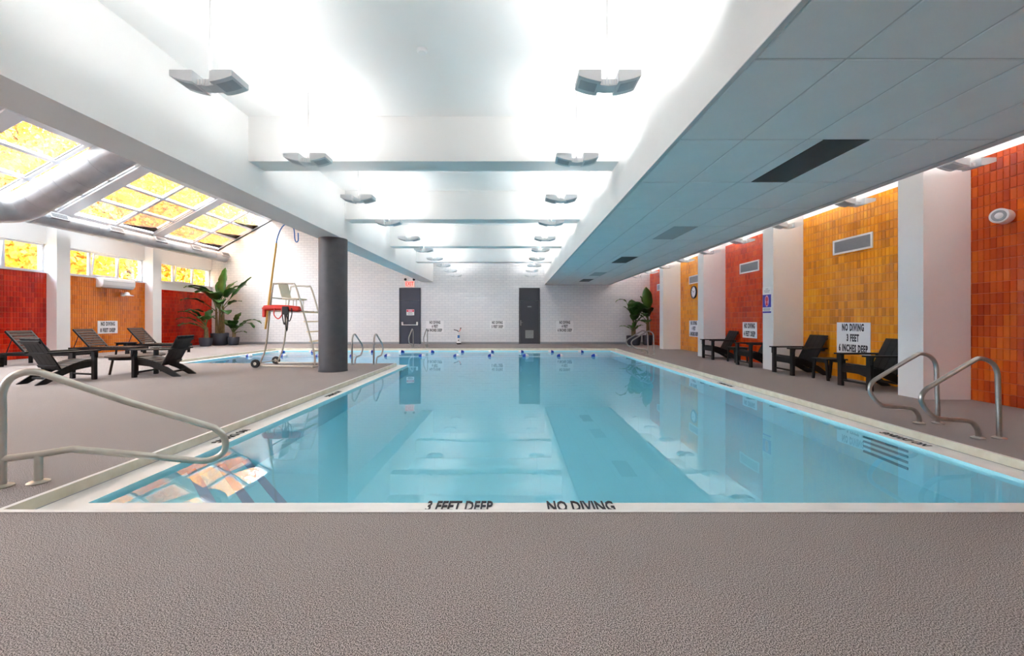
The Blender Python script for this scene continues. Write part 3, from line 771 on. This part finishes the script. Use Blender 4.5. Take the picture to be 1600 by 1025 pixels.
def make_lounger(up=True):
    r = empty('sun_lounger')
    for s in (-1, 1):
        y = s * .29
        MB().rbox(-.62, 1.32, y - .02, y + .02, .24, .32, .004).build('side_rail', 'black', r)
        for x in (-.50, 1.20): MB().rbox(x - .04, x + .04, y - .025, y + .025, 0, .24, .004).build('leg', 'black', r)
    for x in (-.60, 1.30): MB().rbox(x - .015, x + .015, -.27, .27, .25, .315, .003).build('cross_rail', 'black', r)
    n = 13
    for i in range(n): MB().rbox(.02 + .1 * i, .10 + .1 * i, -.265, .265, .322, .342, .003).build('seat_slat', 'brownwood', r)
    br = empty('backrest', (0, 0, .335)); br.parent = r; br.rotation_euler = (0, R(47 if up else 4), 0)
    for s in (-1, 1): MB().rbox(-.74, .02, s * .275 - .018, s * .275 + .018, -.02, .03, .003).build('back_frame', 'black', br)
    for i in range(7): MB().rbox(-.74 + .105 * i, -.74 + .105 * i + .085, -.257, .257, .008, .028, .003).build('back_slat', 'brownwood', br)
    if up:
        for s in (-1, 1): MB().tube([(-.36, s * .24, .70), (-.52, s * .24, .30)], .010, 6).build('prop', 'black', r, True)
    return r
lg0 = make_lounger()
for i, (x, y, lab) in enumerate([(-12.62, 10.95, 'dark slatted sun lounger with raised back before the red tiles'),
                                 (-13.05, 13.0, 'dark slatted sun lounger with raised back beside the 8 FEET DEEP board'),
                                 (-13.0, 14.75, 'dark slatted sun lounger with raised back near the corner plants')]):
    o = lg0 if i == 0 else copy_tree(lg0); o.location = (x, y, 0); tag(o, lab, 'lounger', 'slatted sun loungers')
lf = make_lounger(False); lf.location = (-13.95, 10.0, 0); tag(lf, 'dark slatted sun lounger with its back lowered flat', 'lounger', 'slatted sun loungers')

# ------------------------------------------------------------------ rails
# profile of a pool grab rail: x towards the deck, z up, base foot nearest the water
GP = [(.0, .0), (.0, .06), (-.03, .125), (-.10, .172), (-.32, .19), (-.43, .21), (-.525, .30), (-.563, .39), (-.522, .475), (-.41, .55), (-.065, .755), (.02, .79), (.125, .755), (.185, .67), (.197, .51), (.21, 0)]
def make_rail(name='grab_rail'):
    r = empty(name)
    MB().tube(smoothpath([(x, 0, z) for x, z in GP], 6), .0215, 12).build('tube', 'steel', r, True)
    for x in (0, .21): MB().lathe([(.055, 0), (.055, .008), (.042, .016), (.024, .02)], 18, (x, 0, 0)).build('base_flange', 'steel', r, True)
    return r
rl0 = make_rail()
RL = [((4.60, 4.67), 0, 'curved steel grab rail beside the nearest white pillar, one of a pair', 'near right grab rails'),
      ((4.60, 4.08), 0, 'curved steel grab rail beside the nearest white pillar, one of a pair', 'near right grab rails'),
      ((4.60, 14.05), 0, 'curved steel grab rail in front of the right hand potted plants', 'far right grab rails'),
      ((4.60, 14.65), 0, 'curved steel grab rail in front of the right hand potted plants', 'far right grab rails'),
      ((-4.21, 11.02), -90, 'curved steel grab rail on the deck by the round column', 'column side grab rails'),
      ((-3.64, 11.02), -90, 'curved steel grab rail on the deck by the round column', 'column side grab rails'),
      ((-4.20, 17.25), 90, 'curved steel grab rail below the slate exit door', 'exit door grab rails'),
      ((-3.60, 17.25), 90, 'curved steel grab rail below the slate exit door', 'exit door grab rails')]
for i, ((x, y), a, lab, grp) in enumerate(RL):
    o = rl0 if i == 0 else copy_tree(rl0)
    o.location = (x, y, 0); o.rotation_euler = (0, 0, R(a)); tag(o, lab, 'rail', grp)
# stair handrail at the near left corner, its plane turned towards the diagonal steps
hr = empty('stair_handrail', (-3.60, 2.89, 0), math.atan(.42))
def hp(px, py):
    k = (801 - px) / FPX; t = (3.60 - k * 2.89) / (1 + .42 * k); Y = 2.89 + .42 * t
    return (t * math.sqrt(1 + .42 ** 2), 0, CAMH + (500 - py) * Y / FPX)
loop = [(3, 640), (4, 611), (16, 591), (38, 582), (60, 582), (84, 589), (200, 628), (320, 664), (338, 671), (350, 683), (352, 699), (344, 711), (326, 719), (300, 719), (220, 711), (128, 703), (112, 702), (60, 710), (5, 717)]
MB().tube(smoothpath([hp(*q) for q in loop], 6), .0245, 12).build('loop_tube', 'satin', hr, True)
x0 = hp(3, 640)[0]; MB().tube([(x0, 0, 0), (x0, 0, hp(3, 640)[2])], .0245, 12).build('post', 'satin', hr, True)
x1 = hp(60, 710)[0]; MB().tube([(x1, 0, 0), (x1, 0, hp(60, 710)[2])], .0245, 12).build('post', 'satin', hr, True)
for x in (x0, x1): MB().lathe([(.062, 0), (.062, .007), (.05, .014), (.027, .018)], 20, (x, 0, 0)).build('base_flange', 'satin', hr, True)
tag(hr, 'satin steel looped handrail over the pool corner steps', 'rail')

# ------------------------------------------------------------------ lifeguard chair
lc = empty('lifeguard_chair', (-5.6, 10.5, 0))
X = lambda x: x + 5.6
for s, yo in ((-1, -.35), (1, .45)):
    MB().tube(smoothpath([(X(-6.24), yo, .05), (X(-6.08), yo, .47), (X(-5.98), yo, 1.3), (X(-5.90), yo, 1.98), (X(-5.84), yo, 2.06), (X(-5.45), yo, 2.06), (X(-5.33), yo, 1.98), (X(-5.10), yo, 1.2), (X(-4.88), yo, .34), (X(-4.87), yo, .06)], 5), .021, 10).build('side_frame', 'chairtube', lc, True)
    MB().tube([(X(-6.02), yo, 1.38), (X(-5.15), yo, 1.38)], .017, 8).build('side_bar', 'chairtube', lc, True)
    w = MB(); w.T = Matrix.Translation((X(-6.30), yo - .04 * s * -1, .10)) @ Matrix.Rotation(R(90), 4, 'X')
    w.lathe([(.062, -.025), (.10, -.025), (.105, 0), (.10, .025), (.062, .025)], 24); wo = w.build('tyre', 'rubber', lc, True)
    w = MB(); w.T = Matrix.Translation((X(-6.30), yo + .04 * s, .10)) @ Matrix.Rotation(R(90), 4, 'X')
    w.lathe([(.0, -.02), (.02, -.03), (.064, -.018), (.064, .018), (.02, .03), (0, .02)], 20); w.build('wheel_hub', 'cream', wo, True)
MB().tube([(X(-6.30), -.45, .10), (X(-6.30), .52, .10)], .014, 8).build('axle', 'chairtube', lc, True)
MB().tube([(X(-4.90), -.42, .025), (X(-4.90), .55, .025)], .022, 10).build('foot_bar', 'chairtube', lc, True)
MB().tube([(X(-6.22), -.35, .045), (X(-4.9), -.35, .03)], .016, 8).build('base_bar', 'chairtube', lc, True)
MB().tube([(X(-6.22), .45, .045), (X(-4.9), .45, .03)], .016, 8).build('base_bar', 'chairtube', lc, True)
MB().tube([(X(-5.95), -.35, 1.72), (X(-5.95), .45, 1.72)], .014, 8).build('back_bar', 'chairtube', lc, True)
for z in (1.36, 1.13, .88, .64, .40):
    x = -5.33 + .45 * (1.98 - z) / 1.64; MB().rbox(X(x) - .045, X(x) + .045, -.35, .45, z - .012, z + .012, .004).build('rung', 'rung', lc)
MB().rbox(X(-5.78), X(-5.36), -.17, .27, 1.68, 1.72, .015).build('seat', 'cream', lc)
q = MB(); q.T = Matrix.Translation((X(-5.78), 0, 1.72)) @ Matrix.Rotation(R(-14), 4, 'Y'); q.rbox(-.015, .02, -.17, .27, .02, .40, .012); q.build('backrest', 'cream', lc)
for x in (-5.70, -5.44):
    for y in (-.12, .22): MB().tube([(X(x), y, 1.69), (X(x), y, 1.40)], .012, 6).build('seat_post', 'chairtube', lc)
for y in (-.12, .22): MB().tube([(X(-6.0), y, 1.39), (X(-5.16), y, 1.39)], .014, 6).build('seat_bar', 'chairtube', lc)
tag(lc, 'tall wheeled steel lifeguard chair with cream seat and ladder', 'lifeguard chair')
rt = empty('rescue_tube', (-5.6, 10.1, 1.40))
q = MB(); n = 14
q.tube(smoothpath([(-.46, 0, .05), (-.44, 0, .062), (-.2, 0, .07), (.1, 0, .06), (.36, 0, .035), (.38, 0, .03)], 4), [.02, .06, .068, .07] + [.07] * 13 + [.066, .06, .05, .02], 12); q.build('foam_body', 'red', rt, True)
MB().rbox(-.50, -.43, -.06, .06, -.16, .06, .015).build('foam_end', 'red', rt)
for k, (a, b, d) in enumerate(((.02, .10, .34), (.08, .16, .50), (.12, .24, .26), (-.18, .0, .20))):
    MB().tube(smoothpath([(a, -.075, .06), (a - .01, -.085, -.1), ((a + b) / 2, -.085, -d), (b, -.085, -.1), (b - .01, -.075, .06)], 5), .013, 6).build('strap', 'rubber' if k != 3 else 'red', rt, True)
MB().rbox(.0, .16, -.095, -.06, -.10, .10, .012).build('buckle_pad', 'rubber', rt)
tag(rt, 'red rescue tube with black straps hung on the lifeguard chair', 'rescue tube')
hk = empty('rescue_hook', (-6.05, 10.10, 1.0))
MB().tube([(0, -.0, -.05), (.10, 0, .75), (.27, 0, 2.05)], .024, 10).build('pole', 'yellow', hk, True)
MB().tube(smoothpath([(.265, 0, 2.02), (.29, 0, 2.16), (.36, 0, 2.36), (.47, 0, 2.50), (.62, 0, 2.50), (.70, 0, 2.38), (.72, 0, 2.16), (.755, 0, 2.08), (.80, 0, 2.12), (.80, 0, 2.30)], 6), .014, 8).build('hook', 'bluepl', hk, True)
tag(hk, 'long yellow rescue pole with blue hook leaning on lifeguard chair', 'pole')

# ------------------------------------------------------------------ lane ropes with floats
def make_float():
    r = empty('rope_float'); n = 16
    for s, m in ((-1, 'whitepl'), (1, 'navy')):
        q = MB(); q.T = Matrix.Rotation(R(90) * s, 4, 'Y')
        q.lathe([(.075, 0), (.074, .03), (.060, .075), (.035, .105), (.012, .115)], n); q.build('float_half', m, r, True)
    return r
fl0 = make_float(); ff = True
for y, off, step, lab, grp, rv in ((16.1, -9.0, 1.166, 'blue and white float on the rope nearest the end wall', 'floats on the far rope', 1), (14.35, -9.15, 1.2, 'blue and white float on the rope nearer the round column', 'floats on the near rope', -1)):
    rope = MB().tube([(-9.48, y, ZW + .005), (3.94, y, ZW + .005)], .007, 6).build('float_rope', 'whitepl')
    tag(rope, 'thin rope carrying %s across the pool' % ('the far row of floats' if rv == 1 else 'the near row of floats'), 'rope')
    x = off
    while x < 3.8:
        o = fl0 if ff else copy_tree(fl0); ff = False
        o.location = (x, y, ZW + .02); o.rotation_euler = (0, 0, 0 if rv == 1 else R(180)); tag(o, lab, 'float', grp); x += step

# ------------------------------------------------------------------ wall fittings
def wall_vent(y, lab):
    v = empty('wall_vent', (XR - .008, y, 2.52), R(-90))
    MB().box(-.475, .475, -.02, 0, 0, .035).box(-.475, .475, -.02, 0, .265, .30).box(-.475, -.435, -.02, 0, .035, .265).box(.435, .475, -.02, 0, .035, .265).build('vent_frame', 'white', v)
    MB().box(-.435, .435, -.004, 0, .035, .265).build('vent_back', 'vent', v)
    for i in range(11): MB().box(-.435, .435, -.016, -.004, .042 + .0205 * i, .053 + .0205 * i).build('vent_slat', 'vent', v)
    tag(v, lab, 'vent')
wall_vent(8.17, 'white framed wall vent on amber tiles above the 3 FEET 6 INCHES board')
wall_vent(11.72, 'white framed wall vent on vermilion tiles')
wall_vent(15.22, 'white framed wall vent above the wall clock')
wall_vent(18.7, 'white framed wall vent above the right hand potted plants')
ck = empty('wall_clock', (XR - .008, 15.27, 2.20), R(-90))
q = MB(); q.T = Matrix.Rotation(R(90), 4, 'X'); q.lathe([(.235, 0), (.24, .02), (.235, .045), (.205, .05), (.20, .03), (.20, 0)], 36); q.build('rim', 'rubber', ck, True)
q = MB(); q.T = Matrix.Rotation(R(90), 4, 'X'); q.lathe([(.0, .02), (.203, .02), (.203, .026), (0, .026)], 36); q.build('dial', 'signw', ck)
for k in range(12):
    q = MB(); q.T = Matrix.Translation((0, -.0275, 0)) @ Matrix.Rotation(R(30 * k), 4, 'Y'); q.box(-.006, .006, -.001, .001, .155, .185); q.build('hour_mark', 'ink', ck)
for a, l, w in ((55, .10, .008), (-62, .15, .006)):
    q = MB(); q.T = Matrix.Translation((0, -.03, 0)) @ Matrix.Rotation(R(a), 4, 'Y'); q.box(-w, w, -.001, .001, -.02, l); q.build('hand', 'ink', ck)
tag(ck, 'round black rimmed wall clock on amber tiles', 'clock')
sp_ = empty('wall_spotlight', (XR - .008, 5.62, 2.57))
for nm, prof, mm in (('housing', [(.06, 0), (.06, .03), (.095, .035), (.10, .05), (.10, .20), (.095, .215), (.07, .215)], 'white'), ('bezel', [(.075, .214), (.072, .220), (.045, .220), (.04, .212)], 'vent'), ('lens', [(.0, .212), (.045, .213), (.03, .222), (0, .225)], 'signw')):
    q = MB(); q.T = Matrix.Rotation(R(22), 4, 'Z') @ Matrix.Rotation(R(-90), 4, 'Y'); q.lathe(prof, 28); q.build(nm, mm, sp_, True)
tag(sp_, 'white cylindrical wall spotlight on the orange red tiles', 'lamp')
ac = empty('air_conditioner', (XL + .009, 15.2, 2.33), R(90))
q = MB(); q.prism([(-.0, 0), (0, .35), (-.20, .35), (-.25, .32), (-.27, .24), (-.26, .10), (-.20, .02), (-.12, 0)], -.62, .62, 'x'); q.build('casing', 'whitepl', ac)
MB().rbox(-.58, .58, -.215, -.13, -.008, .012, .003).build('outlet_flap', 'vent', ac)
MB().box(-.60, .60, -.2725, -.268, .225, .232).build('panel_joint', 'vent', ac)
tag(ac, 'white wall mounted air conditioner under the strip window', 'air conditioner')
bl = empty('wall_lamp', (XL + .009, 15.55, 2.06))
MB().rbox(0, .06, -.06, .06, .0, .14, .01).build('bracket', 'whitepl', bl)
MB().lathe([(.19, 0), (.19, .012), (.09, .04), (.06, .12), (.02, .14)], 24, (.20, 0, .02)).build('shade', 'whitepl', bl, True)
tag(bl, 'small white disc wall lamp below the air conditioner', 'lamp')
fx = empty('water_extinguisher', (-2.60, 19.95, 0))
MB().lathe([(.10, 0), (.11, .01), (.11, .06), (.10, .065)], 24).build('foot_ring', 'rubber', fx, True)
MB().lathe([(.105, .055), (.105, .46), (.085, .53), (.03, .555), (.03, .60)], 24).build('tank', 'whitepl', fx, True)
MB().rbox(-.055, .055, -.112, -.095, .30, .44, .004).build('label_patch', 'bluepl', fx)
MB().rbox(-.025, .025, -.111, -.095, .17, .22, .004).build('gauge_patch', 'ink', fx)
MB().tube([(0, 0, .58), (.05, 0, .66), (.09, 0, .76)], .016, 8).build('handle', 'red', fx, True)
MB().lathe([(.03, .0), (.035, .03), (.0, .06)], 12, (.09, 0, .75)).build('knob', 'rubber', fx, True)
MB().tube(smoothpath([(-.01, 0, .60), (-.08, -.01, .66), (-.16, -.02, .68), (-.24, -.02, .70)], 5), .018, 8).build('nozzle', 'rubber', fx, True)
tag(fx, 'white tank extinguisher with black nozzle standing by the end wall', 'extinguisher')

# ------------------------------------------------------------------ potted plants
def leaf(parent, base, az, elev, plen, blen, wid, droop, m='leaf', stems=None, fold=.18):
    """petiole rising from base at an elevation, then a paddle blade that droops"""
    b = Vector(base); d = Vector((math.cos(az) * math.cos(elev), math.sin(az) * math.cos(elev), math.sin(elev)))
    side = Vector((-math.sin(az), math.cos(az), 0)); p1 = b + d * plen
    if stems is not None: stems.tube(smoothpath([b, b + d * plen * .5 + Vector((0, 0, .04)), p1], 3), [.022, .021, .02, .018, .016, .014, .012], 6)
    n = 9; pts = []; e = elev; p = p1.copy()
    for i in range(n + 1):
        t = i / n; w = wid * 1.28 * (math.sin(math.pi * min(1, t * .93 + .06)) ** .62) * .5
        if i == n: w = .004
        up = Vector((-math.cos(az) * math.sin(e), -math.sin(az) * math.sin(e), math.cos(e)))
        wave = .02 * math.sin(i * 1.9 + az * 3)
        pts.append((p + side * w + up * (w * fold + wave), p.copy(), p - side * w + up * (w * fold - wave)))
        e -= droop / n; p = p + Vector((math.cos(az) * math.cos(e), math.sin(az) * math.cos(e), math.sin(e))) * (blen / n)
    q = MB(); v = [x for tr in pts for x in tr]
    F = []
    for i in range(n):
        a = 3 * i; F += [(a, a + 1, a + 4, a + 3), (a + 1, a + 2, a + 5, a + 4)]
    q.add(v, F); o = q.build('leaf', m, parent, True)
    sd = o.modifiers.new('thick', 'SOLIDIFY'); sd.thickness = .004
    return o
def pot(parent, r, h, n=28):
    MB().lathe([(r * .72, 0), (r * .82, h * .06), (r * .97, h * .55), (r, h), (r * .92, h), (r * .9, h * .86), (0, h * .86)], n).build('pot', 'pot', parent, True)
    MB().lathe([(0, h * .80), (r * .9, h * .80), (r * .9, h * .88), (0, h * .89)], n).build('soil', 'soil', parent)
def plant(loc, r, h, leaves, trunks, label, m='leaf'):
    pl = empty('potted_plant', loc); pot(pl, r, h); st = MB()
    tm = MB()
    for (x, y, lx, ly, z) in trunks: tm.tube(smoothpath([(x, y, h * .8), ((x + lx) / 2, (y + ly) / 2, (h + z) / 2), (lx, ly, z)], 3), [.055, .053, .05, .048, .045, .042, .036], 8)
    if tm.v: tm.build('trunk', 'stem', pl, True)
    for lf_ in leaves: leaf(pl, *lf_[:7], m if len(lf_) < 8 else lf_[7], st)
    st.build('stalks', 'petiole', pl, True)
    tag(pl, label, 'plant'); return pl
D = R
# big strelitzia in the left corner: (base, azimuth, elevation, petiole, blade, width, droop)
big = [((0, 0, 1.75), D(238), D(62), .55, 1.25, .34, D(75)), ((0, 0, 1.7), D(250), D(50), .7, 1.2, .30, D(60)), ((.05, 0, 1.8), D(80), D(86), .55, 1.3, .36, D(10)),
       ((.1, 0, 1.7), D(8), D(52), .6, 1.35, .30, D(6)), ((.1, 0, 1.75), D(-25), D(58), .55, 1.1, .34, D(70)), ((-.1, -.1, 1.7), D(-100), D(66), .5, .95, .46, D(95)),
       ((.0, -.1, 1.7), D(-70), D(62), .45, .9, .46, D(80)), ((.1, -.1, 1.5), D(-15), D(38), .6, .8, .28, D(50)), ((-.1, 0, 1.5), D(246), D(36), .75, .95, .30, D(55)),
       ((-.1, -.1, 1.2), D(254), D(28), .7, .8, .28, D(50)), ((.1, -.05, 1.3), D(-40), D(35), .4, .75, .34, D(80)), ((.0, .0, 1.85), D(120), D(75), .5, 1.0, .34, D(50)),
       ((0, 0, 1.8), D(30), D(66), .55, 1.05, .32, D(60)), ((-.05, -.1, 1.75), D(-130), D(70), .4, .9, .42, D(70)), ((.05, -.1, 1.6), D(-55), D(55), .35, .8, .40, D(90)),
       ((0, 0, 1.9), D(60), D(70), .4, 1.0, .32, D(35)), ((0, .0, 1.7), D(226), D(55), .55, 1.1, .3, D(45))]
trk = [(.05 * math.cos(k) + .12 * math.cos(k * 2.1), .12 * math.sin(k * 2.1), .16 * math.cos(k * 2.1), .14 * math.sin(k * 2.1), 1.5 + .1 * (k % 4)) for k in range(8)]
plant((-13.62, 19.2, 0), .36, .56, big, trk, 'tall palm-like potted plant in the corner by red tiles')
small = [((0, 0, .8), D(240), D(40), .5, .75, .24, D(60)), ((0, 0, .75), D(250), D(25), .5, .7, .22, D(50)), ((0, 0, .9), D(232), D(50), .55, .7, .24, D(60)), ((0, 0, .85), D(-80), D(60), .35, .5, .26, D(80)),
         ((0, 0, .9), D(-30), D(55), .35, .5, .26, D(70)), ((0, 0, .95), D(256), D(55), .45, .65, .22, D(50)), ((0, 0, .7), D(-140), D(40), .35, .5, .22, D(60)), ((0, 0, .95), D(100), D(70), .35, .55, .24, D(50))]
plant((-13.68, 18.4, 0), .255, .38, small, [(0, 0, 0, 0, .95), (.05, .04, .03, .03, .85), (-.04, .03, -.05, .04, .8)], 'small leafy plant in a slate pot before the tall corner plant')
third = [((0, 0, .5), D(170), D(60), .45, .52, .42, D(50)), ((0, 0, .6), D(60), D(78), .5, .5, .40, D(30)), ((0, 0, .55), D(-90), D(70), .25, .45, .36, D(70)), ((0, 0, .55), D(20), D(55), .4, .6, .28, D(40)),
         ((0, 0, .6), D(5), D(42), .7, .8, .20, D(85)), ((0, 0, .6), D(-10), D(36), .65, .7, .18, D(100)), ((0, 0, .55), D(-30), D(50), .3, .5, .32, D(70)), ((0, 0, .5), D(-5), D(20), .35, .35, .14, D(50)), ((0, 0, .6), D(-60), D(65), .35, .45, .34, D(60))]
plant((-13.05, 19.3, 0), .24, .37, third, [(0, 0, 0, 0, .62), (.03, .02, .05, .02, .58)], 'young broad-leaved plant in a slate pot by the brick wall')
ra = [((0, 0, 1.0), D(178), D(72), 1.0, .65, .16, D(120)), ((0, 0, .95), D(90), D(84), .45, .8, .40, D(25)), ((.05, 0, 1.0), D(-60), D(70), .35, .7, .38, D(60)), ((0, 0, .9), D(-100), D(60), .3, .65, .34, D(70)), ((.05, 0, .85), D(0), D(60), .35, .6, .3, D(70)),
      ((0, 0, .6), D(190), D(40), .25, .55, .14, D(50), 'leaf_lt'), ((0, 0, .6), D(230), D(45), .25, .5, .14, D(50), 'leaf_lt'), ((0, 0, .6), D(-60), D(50), .2, .5, .16, D(50), 'leaf_lt'), ((0, 0, .65), D(-100), D(60), .2, .5, .16, D(50), 'leaf_lt'), ((0, 0, 1.1), D(-80), D(75), .4, .7, .36, D(50)), ((0, 0, 1.0), D(150), D(75), .4, .6, .3, D(50))]
plant((5.66, 19.3, 0), .34, .44, ra, [(0, 0, 0, 0, 1.05), (.06, .03, .06, .03, .95), (-.05, .03, -.06, .03, .85)], 'bushy potted plant by the end wall behind the grab rails')
rb = [((0, 0, 1.3), D(100), D(86), .35, 1.1, .40, D(8)), ((0, 0, 1.3), D(190), D(60), .45, .85, .46, D(80)), ((0, 0, 1.2), D(200), D(48), .6, .8, .24, D(90)), ((0, 0, 1.2), D(-112), D(62), .3, .7, .44, D(80)), ((0, 0, 1.1), D(-120), D(50), .3, .65, .36, D(80)),
      ((0, 0, 1.3), D(130), D(80), .3, .8, .30, D(30)), ((0, 0, .9), D(210), D(35), .3, .55, .26, D(60)), ((0, 0, .9), D(-110), D(40), .25, .6, .3, D(70)), ((0, 0, 1.2), D(-150), D(66), .3, .75, .4, D(60)), ((0, 0, 1.0), D(170), D(55), .3, .6, .3, D(70))]
plant((6.32, 19.3, 0), .24, .46, rb, [(0, 0, 0, 0, 1.35), (.05, .02, .03, .02, 1.2), (-.04, -.03, -.03, -.03, 1.2)], 'upright potted plant against the vermilion tiles')

# ------------------------------------------------------------------ outside: ground, garden wall, autumn trees
struct(MB().box(-80, XL - .3, -30, 90, -.4, -.15).build('floor_garden', 'ground'), 'leaf covered ground outside the windows', 'ground')
tag(MB().box(-27, -26.6, -20, 70, -.15, 3.2).box(-27.08, -26.52, -20, 70, 3.2, 3.32).build('garden_wall', 'stone'), 'beige garden wall outside the strip windows', 'wall')
def tree(x, y, hgt, rad, m, label, seed, nl=5200):
    rg = np.random.default_rng(seed); r_ = random.Random(seed); t = empty('autumn_tree', (x, y, -.15)); tr = MB()
    lean = Vector((r_.uniform(-.6, .6), r_.uniform(-.6, .6), 0)); top = Vector((0, 0, hgt * .62)) + lean
    tr.tube(smoothpath([(0, 0, 0), (lean.x * .3, lean.y * .3, hgt * .3), top], 4), [.22 - .016 * i for i in range(9)], 10)
    ends = []
    for k in range(11):
        a = r_.uniform(0, 6.28); f = r_.uniform(.35, 1); s = Vector((lean.x * f, lean.y * f, hgt * .62 * f))
        e = s + Vector((min(math.cos(a), -.1 if x > -20.5 else 1) * rad * r_.uniform(.5, .95), math.sin(a) * rad * r_.uniform(.5, .95), hgt * r_.uniform(.06, .36)))
        tr.tube(smoothpath([s, (s + e) / 2 + Vector((0, 0, -.1)), e], 3), [.085, .075, .062, .05, .04, .028, .015], 6); ends += [e, (s + e) / 2, s * .35 + e * .65]
        for _ in range(3):
            q = (s + e) / 2; e2 = q + Vector((r_.uniform(-1, 1), r_.uniform(-1, 1), r_.uniform(-.2, .9))) * rad * .5
            tr.tube([q, (q + e2) / 2 + Vector((0, 0, .06)), e2], [.03, .022, .008], 5); ends.append(e2)
    tr.build('trunk', 'bark', t, True)
    E = np.array([tuple(e) for e in ends]); c = E[rg.integers(0, len(E), nl)] + rg.normal(0, rad * .17, (nl, 3))
    d1 = rg.normal(size=(nl, 3)); d1 /= np.linalg.norm(d1, axis=1)[:, None]; d2 = np.cross(d1, rg.normal(size=(nl, 3))); d2 /= np.linalg.norm(d2, axis=1)[:, None]
    c = c[c[:, 0] + x < -15.6]; nl = len(c); d1 = d1[:nl]; d2 = d2[:nl]
    s = rg.uniform(.09, .16, (nl, 1)); V = np.stack([c - d1 * s, c + d2 * s * .55, c + d1 * s, c - d2 * s * .55], 1).reshape(-1, 3)
    me = bpy.data.meshes.new('foliage'); me.from_pydata(V.tolist(), [], np.arange(nl * 4).reshape(-1, 4).tolist()); me.materials.append(M[m])
    o = bpy.data.objects.new('foliage', me); col.objects.link(o); o.parent = t; o['kind'] = 'stuff'
    tag(t, label, 'tree', 'autumn trees outside the skylight')
k = 0
for (x, y, h, r) in ((-19.6, 12.2, 10.5, 3.4), (-19.2, 17.0, 9.8, 3.2), (-19.9, 21.6, 10.5, 3.4), (-23, 14.0, 16, 4.6), (-23.4, 20.0, 16, 4.8), (-23.2, 26.0, 16, 4.8), (-19.4, 26.8, 10.5, 3.4), (-19.6, 33, 12, 4), (-25, 33, 17, 5), (-30, 24, 20, 6.0), (-31, 36, 20, 6.0), (-33, 46, 21, 6.5)):
    k += 1; near = x > -20.5
    tree(x, y, h, r, 'autumn' if k % 3 else 'autumn2', 'yellow autumn tree close outside the strip windows' if near else 'yellow autumn tree standing well behind the first trees outside', k, 13000 if near else 14000)
